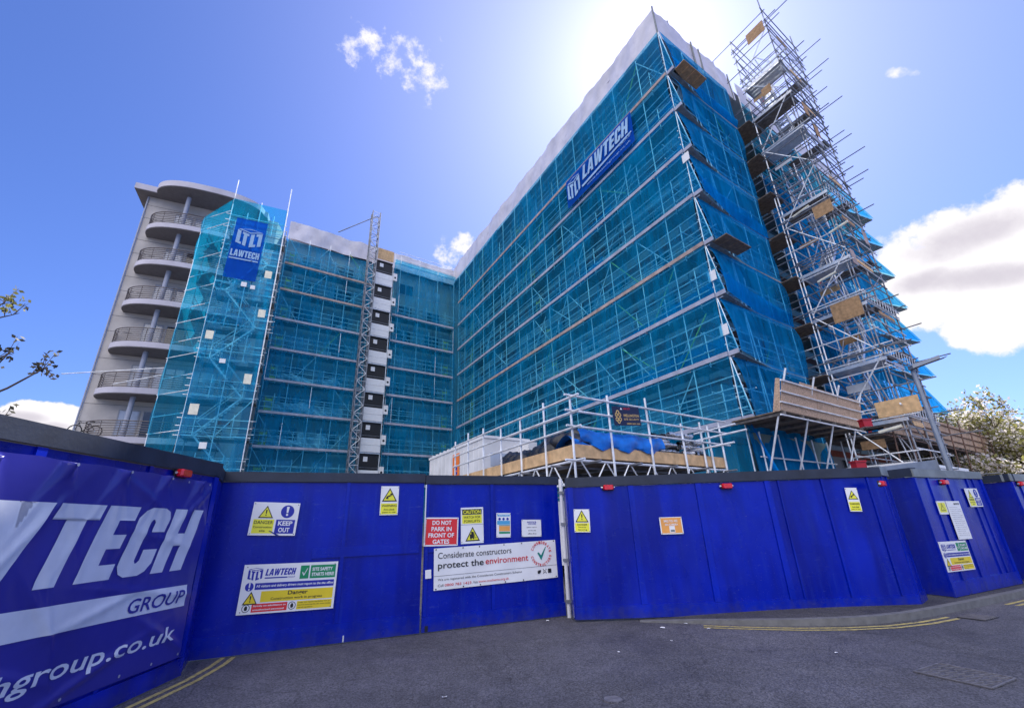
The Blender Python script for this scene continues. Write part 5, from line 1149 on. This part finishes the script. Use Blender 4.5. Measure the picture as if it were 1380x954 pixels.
# landings from the tower into the building, in the gap between the nets
for li, z in enumerate(LEV):
    mb = MB()
    for q in range(4): mb.box(P(1.4, 6.98+.42*q, z-.06), AX*-2.3, BX*.40, ZX*.05)
    mb.build('landing_deck', M_DECK, Tt)
    for b in (6.98, 8.6): part('landing_rail', M_GALVD, Tt, (P(1.3, b, z+1.0), P(-1.1, b, z+1.0)), (P(1.3, b, z+.5), P(-1.1, b, z+.5)))
    if li in (1, 2, 3, 4): mb = MB(); mb.box(P(.9, 7.6, z+.05), BX*.5, AX*.3, ZX*(1.0+.3*(li % 2))); mb.build('stacked_board', M_TIMBER if li % 2 else M_CABIN, Tt)
for (z, b, a) in ((17.2, 7.5, -1.5), (12.9, 7.5, -1.7), (4.9, 7.5, -2.2), (15.2, 7.5, -2.9)):
    p = P(a, b-.14, z); T = thing('strip_light', {17.2: 'highest pale strip light on the open stair tower', 15.2: 'pale strip light near the outer edge of the open stair tower', 12.9: 'pale strip light half way up the open stair tower', 4.9: 'lowest pale strip light at the foot of the open stair tower'}[z], 'strip light', p, 'strip lights on the open stair tower')
    mb = MB(); mb.tube(p, p-AX*.9+ZX*.12, .06, 8); mb.build('diffuser', M_FLUO, T); mb = MB(); mb.beam(p+BX*.05+ZX*.07, p-AX*.9+BX*.05+ZX*.19, .05, .04); mb.build('tray', M_ALU, T)
# ------------------------------------------------------------------ board gantries on the end wall
def gantry(name, label, b0, b1, aout, z, up, lean, nrake, supp, rust=False, zin=None):
    T = thing(name, label, 'gantry', P(aout/2, (b0+b1)/2, z)); tm = M_RUST if rust else M_GALV
    mb = MB(); n = 8
    for k in range(n): mb.box(P(aout*(k/n+.005), b0, z-.05), AX*(aout*.98/n), BX*(b1-b0), ZX*.05)
    mb.build('deck', M_DECK, T)
    nj = max(3, int((b1-b0)/1.2)); 
    mb = MB()
    for k in range(nj+1): b = b0+.1+(b1-b0-.2)*k/nj; mb.beam(P(.1, b, z-.11), P(aout-.1, b, z-.11), .06, .11)
    mb.build('joists', M_DECKD, T)
    npn = max(3, int((b1-b0)/1.22))
    for k in range(npn):   # leaning chipboard fascia, sheet by sheet
        q0, q1 = b0+(b1-b0)*k/npn, b0+(b1-b0)*(k+1)/npn-.012; dz = R.uniform(-.05, .06)
        mb = MB(); mb.prism([P(aout-.03, q0, z-.02), P(aout-.03, q1, z-.02), P(aout-.03-lean, q1, z+up+dz), P(aout-.03-lean, q0, z+up+dz)], AX*.02); mb.build('fascia_sheet', M_OSB, T)
    for h in (.25, .62, 1.0):
        if h < up: f = h/up; part('fascia_rail', tm, T, (P(aout-.07-lean*f, b0-.15, z+h), P(aout-.07-lean*f, b1+.2, z+h)))
    part('edge_ledger', tm, T, (P(aout-.06, b0-.2, z-.2), P(aout-.06, b1+.2, z-.2)))
    for k in range(nrake):
        b = b0+.15+(b1-b0-.3)*k/(nrake-1); ht = z+up+.35; la = lean*(up+.35)/up
        part('raker', tm, T, (P(aout-.10+supp*(z-.3)/z*0+supp, b, .1), P(aout-.10-la, b, ht)), r=.034)
    return T
gantry('board_gantry', 'board gantry with leaning chipboard fascia on raking tubes at the street corner', -.95, 6.0, -2.0, 5.05, 1.1, .28, 4, 2.3)
T = gantry('board_gantry', 'long board gantry with chipboard fascia on rusty tubes running to the far end wall', 8.0, 26.8, -2.2, 5.05, 1.15, .25, 9, .15, rust=True)
mb = MB(); mb.prism([P(-1.72, -.98, 5.02), P(-2.0, -.98, 5.02), P(-2.25, -.98, 6.15), P(-2.1, -.98, 6.2)], BX*.02)
tag(mb.build('side_board', M_OSB, None, origin=P(-2, -.98, 5.5)), 'narrow upright board closing the near end of the corner gantry', 'board')
# base enclosure of the end wall
T = thing('base_enclosure', 'dark green boarded base of the netted block under the corner gantry', 'enclosure', P(.2, 3, 0))
mb = MB(); mb.box(P(-.1, .3, 0), BX*6.6, AX*.05, ZX*4.7); mb.build('panel', M_GREENW, T)
for b in (.4, 1.9, 3.4, 4.9, 6.4): part('standard', M_GALV, T, (P(-.3, b, 0), P(-.3, b, 4.7)))
for z in (1.6, 2.7, 3.7): part('ledger', M_GALV, T, (P(-.33, .1, z), P(-.33, 6.8, z)))
mb = MB()
mb.grid(lambda u, v: P(-.35-1.5*v*(1-.3*u), -.12+.25*u*v, 4.95-4.4*v)+BX*.05*math.sin(u*9+v*4), 8, 12)
tag(mb.build('net_skirt', M_NETD, None, origin=P(-.4, 0, 3), smooth=True), 'bright blue slack net skirt hanging at the foot of the street corner', 'net')
for i, (px, py, dd, lab) in enumerate([(1166, 570, 20, 'red plastic bin under the right end of the corner gantry'), (1157, 627, 17, 'low red plastic bin at the foot of the open stair tower')]):
    c = at_d(px, py, dd); T = thing('red_bin', lab, 'bin', c)
    mb = MB(); mb.prism([c+V((x*.15, y*.12, -.14)) for x, y in ((-1, -1), (1, -1), (1, 1), (-1, 1))], (0, 0, .22)); mb.build('body', M_BIN, T)
    mb = MB(); mb.prism([c+V((x*.17, y*.14, .08)) for x, y in ((-1, -1), (1, -1), (1, 1), (-1, 1))], (0, 0, .05)); mb.build('lid', M_BIN, T)
# site cabins glimpsed under the far gantry
def cabin(name, label, o, u, w, dp, h, group=None, ribs=True, roofm=None):
    u = u.normalized(); n = V((-u.y, u.x, 0)); T = thing(name, label, 'cabin', o)
    mb = MB(); mb.box(o, u*w, n*dp, ZX*h); mb.build('body', M_CABIN, T)
    mb = MB(); mb.box(o-u*.04-n*.04+ZX*h, u*(w+.08), n*(dp+.08), ZX*.12); mb.build('roof', roofm or M_WHITE, T)
    if ribs:
        mb = MB(); k = 0.02
        while k < w: mb.box(o+u*k-n*.012, u*.05, n*.012, ZX*(h-.02)); k += .6
        k = .3
        while k < dp: mb.box(o+u*w+n*k, n*.05, u*.012, ZX*(h-.02)); k += .6
        mb.build('ribs', M_CABIN, T)
    return T
c = at_d(1236, 640, 22); T = cabin('site_cabin', 'white site cabin with small blue sign glimpsed below the far gantry', V((c.x, c.y, .1)), BX, 7, 2.4, 3.0)
p = at_plane(1250, 622, (c.x, c.y), (BX.x, BX.y))+(BX.cross(ZX))*.03; S = Sign(p, BX, V((0, 0, -1)), .5, .42); Tq = thing('blue_sign', 'small blue sign on the cabin below the far gantry', 'sign', p); S.board(M_SIGNLB, Tq)
mb = MB(); S.rect(mb, .2, .3, .8, .4); S.rect(mb, .2, .55, .7, .65); mb.build('lettering', M_SIGNW, Tq)
# grey steel beam on the ground side of the open tower
mb = MB(); q0, q1 = at_d(1172, 640, 13.5), at_d(1262, 628, 15); mb.beam(q0, q1, .12, .3); tag(mb.build('steel_beam', M_POLE, None, origin=q0), 'grey steel beam resting behind the hoarding below the open stair tower', 'beam')

# ------------------------------------------------------------------ lattice-beam loading platform behind the gate
pa, pb, pz = -.92, -10.02, 3.39
T = thing('loading_platform', 'tube scaffold loading platform with pale timber edge boards on lattice beams', 'platform', P(pa, pb, pz))
pl, pr = 8.0, 6.6     # lengths along a and b
mb = MB(); 
for k in range(24): mb.box(P(pa+.05, pb+.05+k*pr/24, pz-.34), AX*(pl-.1), BX*(pr/24-.01), ZX*.05)
mb.build('deck', M_DECK, T)
for j, (o, d_, ln, th) in enumerate(((P(pa, pb, pz-.33), AX, 3.9, BX*.05), (P(pa, pb, pz-.33)+AX*3.91, AX, pl-3.91, BX*.05), (P(pa, pb, pz-.33)+BX*.051, BX, 3.9, AX*.05), (P(pa, pb, pz-.33)+BX*3.96, BX, pr-3.9, AX*.05))):
    mb = MB(); mb.box(o, d_*ln, th, ZX*.33); mb.build('edge_board', M_TIMBER, T)
for a in (-.03, 1.25, 2.6, 3.9, 5.25, 6.6, 7.9): part('standard', M_GALV, T, (P(pa+a, pb-.09, .1), P(pa+a, pb-.09, pz+1.32+R.uniform(-.25, .2))), r=.032)
for b in (1.25, 2.85, 4.4, 5.4, 5.8, 6.5): part('standard', M_GALV, T, (P(pa-.09, pb+b, .1), P(pa-.09, pb+b, pz+(1.4 if b < 3 else 1.0)+R.uniform(-.1, .2))), r=.032)
for h in (.38, .78, 1.18):
    part('guard_rail', M_GALV, T, (P(pa-.45, pb-.13, pz+h), P(pa+pl, pb-.13, pz+h)), r=.03)
    part('guard_rail', M_GALV, T, (P(pa-.13, pb-.35, pz+h+.04), P(pa-.13, pb+pr+.3, pz+h+.02)), r=.03)
for i, (h, e) in enumerate(((.2, 1.2), (.55, 1.5), (.85, 1.0))): part('putlog', M_GALV, T, (P(pa+.6, pb+pr-1.2+.3*i, pz+h), P(pa-e, pb+pr-1.2+.3*i, pz+h+.03)))
for o, d_, ln in ((P(pa-.05, pb, pz-.42), BX, pr), (P(pa, pb-.05, pz-.42), AX, pl)):
    mb = MB(); mb.tube(o-d_*.4, o+d_*ln, .03, 6); mb.tube(o-d_*.3-ZX*.55, o+d_*ln-ZX*.55, .03, 6); mb.build('beam_chord', M_GALV, T)
    mb = MB(); k = .1; f = 0
    while k < ln: mb.tube(o+d_*k-ZX*(.55 if f else 0), o+d_*(k+.42)-ZX*(0 if f else .55), .02, 5); k += .45; f = 1-f
    mb.build('beam_lacing', M_GALV, T)
for k in range(5): part('transom', M_GALVD, T, (P(pa-.5, pb+.4+k*1.5, pz-.46), P(pa+pl, pb+.4+k*1.5, pz-.46)))
for k in range(6): part('transom', M_GALVD, T, (P(pa+.6+k*1.6, pb-.4, pz-.5), P(pa+.6+k*1.6, pb+pr, pz-.5)))
# what lies on it
def rand_pile(o, u, v, n, fn): 
    for i in range(n): fn(i)
mb = MB(); rr = random.Random(5)
def drape_fn(u, v): return P(pa+.02-.0*u, pb+.1+3.4*u, pz+.38-(.36+.10*math.sin(u*3))*v+.02*math.sin(u*14)+.018*abs(math.sin(u*31+v*5))-.02*abs(math.sin(u*9-v*4)) + (0 if v < .9 else .06*math.sin(u*21)))+AX*(-.03-.07*math.sin(v*3)-.03*math.sin(u*23+v*3))
mb.grid(drape_fn, 110, 14); tag(mb.build('blue_net_bundle', M_TARP, None, origin=P(pa, pb+2, pz), smooth=True), 'bright blue net sheet draped over the rail of the loading platform', 'sheet')
mb = MB(); mb.grid(lambda u, v: P(pa+.15+1.1*v, pb+.15+3.6*u, pz-.28+(.62-.25*u)*math.sin(math.pi*(.1+.8*v))+.05*math.sin(u*13+v*7)), 40, 12); tag(mb.build('blue_net_pile', M_TARP, None, origin=P(pa, pb+2, pz), smooth=True), 'heap of folded blue netting lying on the loading platform', 'sheet')
T = thing('silver_bundle', 'stack of silver foil bundles at the right end of the loading platform', 'bundles', P(pa+1, pb+4.7, pz-.28))
for i in range(46):
    b = pb+3.9+rr.random()*2.2; lay = i//8; z = pz-.22+lay*.17; c = P(pa+.2+rr.random()*.5, b, z+rr.uniform(-.03, .03)); l = rr.uniform(.35, .8)
    b = pb+4.75+(b-pb-5.0)*(1.15-lay*.17)
    mb = MB(); d_ = (AX*rr.uniform(-1, 1)*.35+BX).normalized(); mb.grid(lambda u, v: c+d_*(l*(u-.5))+(AX*math.cos(6.283*v)+ZX*.75*math.sin(6.283*v))*(.09+.02*math.sin(u*9+i)), 6, 8); mb.build('foil_roll', M_FOIL if i % 5 else M_BLACK, T, smooth=True)
T = thing('black_sacks', 'heap of black sacks behind the left rail of the loading platform', 'sacks', P(pa+2, pb+.6, pz-.28))
for i in range(16):
    c = P(pa+.7+i*.27, pb+.55+rr.uniform(-.15, .4), pz-.1+(.42 if i % 2 else .12)*(1-i/24)+rr.uniform(0, .1)); r_ = rr.uniform(.28, .40); ph = rr.uniform(0, 6)
    mb = MB(); mb.grid(lambda u, v: c+V((math.cos(6.283*u)*math.sin(math.pi*v), math.sin(6.283*u)*math.sin(math.pi*v), .85*math.cos(math.pi*v)))*r_*(1+.14*math.sin(u*19+ph)*math.sin(v*11)), 14, 9); mb.build('sack', M_BLACKB, T, smooth=True)
# security company sign on the rail
p = at_plane(824, 547, (P(pa-.2, pb).x, P(pa-.2, pb).y), (BX.x, BX.y)); p1 = at_plane(860, 549, (P(pa-.2, pb).x, P(pa-.2, pb).y), (BX.x, BX.y)); p2 = at_plane(826, 573, (P(pa-.2, pb).x, P(pa-.2, pb).y), (BX.x, BX.y))
u = p1-p; v = p2-p; v = v-u.normalized()*v.dot(u.normalized()); S = Sign(p, u, v, u.length, v.length); T = thing('security_sign', 'navy security company sign with gold emblem tied to the platform rail', 'sign', p+u/2+v/2); S.board(M_NAVY, T)
letters(S, T, [('24HR CCTV', .40, .06, .66, .16, .02)], M_PRINTR); mb = MB(); mb.poly([S.pt(.28, .17, 2), S.pt(.37, .17, 2), S.pt(.325, .05, 2)]); mb.build('warning_symbol', M_SIGNW, T)
letters(S, T, [('WELLINGTON', .37, .40, .95, .54, .02), ('SITE SECURITY', .37, .62, .95, .72, .01), ('0800 000 000', .45, .86, .95, .94, .01)], M_GOLD)
mb = MB()
for cx, cy, r_ in ((.18, .32, .07), (.12, .45, .06), (.24, .45, .06), (.18, .55, .07), (.12, .68, .06), (.24, .68, .06), (.18, .80, .06)): S.disc(mb, cx, cy, r_*.9, 2, 0, 8, r_*.45)
mb.build('emblem', M_GOLD, T)
# white cabins behind the platform
o = at_z(653, 587, 5.4); o = V((o.x, o.y, .05)); 
T = thing('site_cabin', 'pair of white stacked site cabins behind the gate with ribbed sides', 'cabin', o); lc = 7.6
mb = MB(); mb.box(o, AX*lc, BX*2.5, ZX*5.25); mb.build('body', M_CABIN, T)
mb = MB(); mb.box(o-AX*.05-BX*.05+ZX*5.25, AX*(lc+.1), BX*2.6, ZX*.12); mb.build('roof', M_WHITE, T)
mb = MB(); k = .0
while k < lc: mb.box(o+AX*k-BX*.014, AX*.06, BX*.013, ZX*5.24); k += .61
mb.build('ribs', M_WHITE, T)
mb = MB()
for k in range(12): mb.box(o+AX*(.3+k*.6)-BX*.03+ZX*5.37, AX*.2, BX*.08, ZX*.06)
mb.build('roof_fixings', M_CABIN, T)
mb = MB(); mb.box(o-AX*.012+BX*.3+ZX*4.0, AX*.01, BX*1.3, ZX*.6); mb.build('window', M_GLASSP, T)
mb = MB(); mb.box(o-AX*.75+BX*2.0+ZX*4.2, AX*.7, BX*.5, ZX*.9); mb.build('side_box', M_CABIN, T)
pq = (o.x-BX.x*.03, o.y-BX.y*.03); p = at_plane(610, 616, pq, (AX.x, AX.y)); p1 = at_plane(619, 612, pq, (AX.x, AX.y)); w_ = (p1-p).length
S = Sign(p+ZX*.1, -AX, V((0, 0, -1)), max(.3, w_), 1.5); T = thing('orange_poster', 'orange poster with small blue print on the white cabins', 'poster', p); S.board(M_ORANGE, T)
mb = MB(); S.rect(mb, .3, .42, .7, .56); S.rect(mb, .3, .60, .7, .70); mb.build('print', M_SIGNB, T)
# white curved roof of a vehicle parked under the platform
c = at_d(872, 646, 12.2); T = thing('parked_van', 'white van roof just visible under the loading platform', 'van', V((c.x, c.y, .1)))
L0 = P(pa+.5, pb+.7); 
def van(u, v): 
    s = (u-.5)*2; t = (v-.5)*2
    return V((L0.x, L0.y, 0))+BX*(2.4+2.5*s)+AX*(1.0+.95*t)+ZX*(2.42-.22*abs(s)**4-.10*t*t)
mb = MB(); mb.grid(van, 24, 10); mb.build('roof', M_WHITE, T, smooth=True)
mb = MB(); mb.box(V((L0.x, L0.y, .45))+BX*.0+AX*.05, BX*4.8, AX*1.9, ZX*1.66); mb.build('body', M_WHITE, T)
for k in (.7, 3.9):
    for t in (0.0, 1.85):
        c_ = V((L0.x, L0.y, .33))+BX*k+AX*t; mb = MB(); mb.tube(c_, c_+AX*.15, .33, 18); mb.build('wheel', M_BLACK, T)
mb = MB(); mb.box(V((L0.x, L0.y, 1.3))+AX*.03+BX*3.4, BX*1.0, AX*.012, ZX*.6); mb.build('window', M_GLASS, T)

# ------------------------------------------------------------------ street lamp
D_ = 15.0; b_ = at_d(1283, 640, D_); t_ = at_d(1235, 497, D_); bx, by = b_.x, b_.y
T = thing('street_lamp', 'grey tapered street lamp column with flat rectangular lantern', 'street lamp', V((bx, by, 0)))
mb = MB(); mb.tube((bx, by, 0), (bx, by, 1.2), .085, 12); mb.tube((bx, by, 1.2), (bx, by, t_.z), .062, 12, 0, .05); mb.build('column', M_POLE, T)
q0, q1 = at_d(1228, 499, D_-.15), at_d(1264, 486, D_+.1); u = (q1-q0).normalized(); w_ = u.cross(ZX).normalized()
mb = MB(); mb.box(q0-w_*.13-ZX*.03+ZX*.05, q1-q0, w_*.26, ZX*.09); mb.build('lantern', M_POLE, T)
mb = MB(); mb.box(q0+u*.1-w_*.1-ZX*.0+ZX*.012, u*.7, w_*.2, ZX*.01); mb.build('lens', M_FRAMED, T)

# ------------------------------------------------------------------ trees
def leaf(mb, c, s, rr, mi=0):
    a, b = V((rr.uniform(-1, 1), rr.uniform(-1, 1), rr.uniform(-1, 1))).normalized(), V((rr.uniform(-1, 1), rr.uniform(-1, 1), rr.uniform(-.6, .6))).normalized()
    b = a.cross(b).normalized(); mb.add([c-a*s*.5, c-b*s*.3+a*s*.05, c+a*s*.55, c+b*s*.3], [(0, 1, 2, 3)], mi)
def limb_tree(name, label, base, h, spread, seed, nleaf, lsize, mats, tr=.25, trunk_h=.35, blossom=.6):
    rr = random.Random(seed); T = thing(name, label, 'tree', base); base = V(base)
    mb = MB(); segs = []; tips = []
    def grow(p, d, l, r, lev):
        k = 4; q = p; pts = [p]
        for i in range(k):
            d = (d+V((rr.uniform(-1, 1), rr.uniform(-1, 1), rr.uniform(-.6, .8)))*.16).normalized(); q = q+d*l/k; pts.append(q)
        mb.path(pts, r, 7 if lev < 2 else 4, 0, r*.55)
        if lev >= 2: tips.extend(pts[1:])
        if lev < 4:
            for j in range(rr.choice((3, 4)) if lev else 6):
                nd_ = (d*.75+V((rr.uniform(-1, 1), rr.uniform(-1, 1), rr.uniform(-.25, .75)))*(.95 if lev else 1.1)).normalized()
                grow(pts[rr.choice((2, 3, 4))], nd_, l*rr.uniform(.55, .8)*(spread if lev == 0 else 1), r*.5, lev+1)
    grow(base, V((.02, 0, 1)), h*trunk_h, tr, 0)
    mb.build('trunk', M_BARK, T)
    lb = MB()
    for i in range(nleaf):
        c = rr.choice(tips)+V((rr.gauss(0, 1), rr.gauss(0, 1), rr.gauss(0, .8)))*h*.022
        leaf(lb, c, lsize*rr.uniform(.6, 1.4), rr, 1 if rr.random() < blossom else 0)
    lb.build('crown', mats, T, fix=False); return T
for i, (px, dd, h, lab) in enumerate(((1340, 46, 14.5, 'pale blossoming tree beyond the far gantry, its crown cut by the right edge'), (1290, 56, 15.5, 'olive green spring tree directly behind the far end of the scaffold'), (1400, 54, 13.5, 'pale blossoming tree partly out of the frame at the far right'), (1312, 42, 9.5, 'low blossoming tree behind the rusty gantry tubes'))):
    g = at_d(px, 700, dd); limb_tree('blossom_tree', lab, (g.x, g.y, 0), h, 1.05, 20+i, 12000, .23, [M_LEAF, M_BLOS], tr=.28, trunk_h=.30, blossom=(.42, .15, .4, .55)[i])
# tree at the left: only its outer twigs reach into the picture
tb = at_d(-330, 560, 13.5); T = thing('budding_tree', 'budding tree at the left edge, only its outer twigs in view', 'tree', V((tb.x, tb.y, 0)))
rr = random.Random(77); mb = MB(); lb = MB(); top = V((tb.x, tb.y, 5.6))
mb.path([V((tb.x, tb.y, 0)), V((tb.x+.1, tb.y, 2.2)), V((tb.x, tb.y+.15, 4.2)), top, top+V((.3, .2, 3))], .2, 10, 0, .06)
def twig(pts, r, nl, green=0.0):
    w = [at_d(px, py, dd) for px, py, dd in pts]; full = [V((tb.x, tb.y, w[0].z-1.5))]+w; mb.path(full, r, 6, 0, .006)
    for i in range(nl):
        k = rr.randrange(max(0, len(w)-4), len(w)-1); f = rr.random(); c = w[k]+(w[k+1]-w[k])*f
        e = c+V((rr.uniform(-.2, .2), rr.uniform(-.2, .2), rr.uniform(.02, .34))); mb.path([c, e], .006, 4)
        for q in range(5): leaf(lb, e+V((rr.gauss(0, .05), rr.gauss(0, .05), rr.gauss(0, .05))), .10, rr, 1 if rr.random() < green else 0)
twig([(-60, 560, 12.8), (-20, 535, 12.4), (10, 523, 12.2), (38, 508, 12), (55, 499, 12), (62, 510-14, 12), (72, 508, 12)], .028, 11)
twig([(-60, 500, 12.8), (-25, 492, 12.5), (-2, 490, 12.3), (10, 478, 12.2), (14, 470, 12.2)], .025, 12)
twig([(-60, 450, 12.8), (-25, 435, 12.6), (0, 428, 12.4), (14, 425, 12.3), (26, 422, 12.3)], .022, 6, .7)
twig([(-50, 440, 12.8), (-22, 425, 12.6), (-8, 415, 12.4), (6, 408, 12.3), (10, 402, 12.3)], .03, 12, .85)
twig([(-60, 590, 12.8), (-20, 575, 12.5), (-6, 572, 12.4), (4, 570, 12.3)], .03, 8)
mb.build('trunk', M_BARK, T); lb.build('leaves', [M_LEAFD, M_LEAF], T, fix=False)
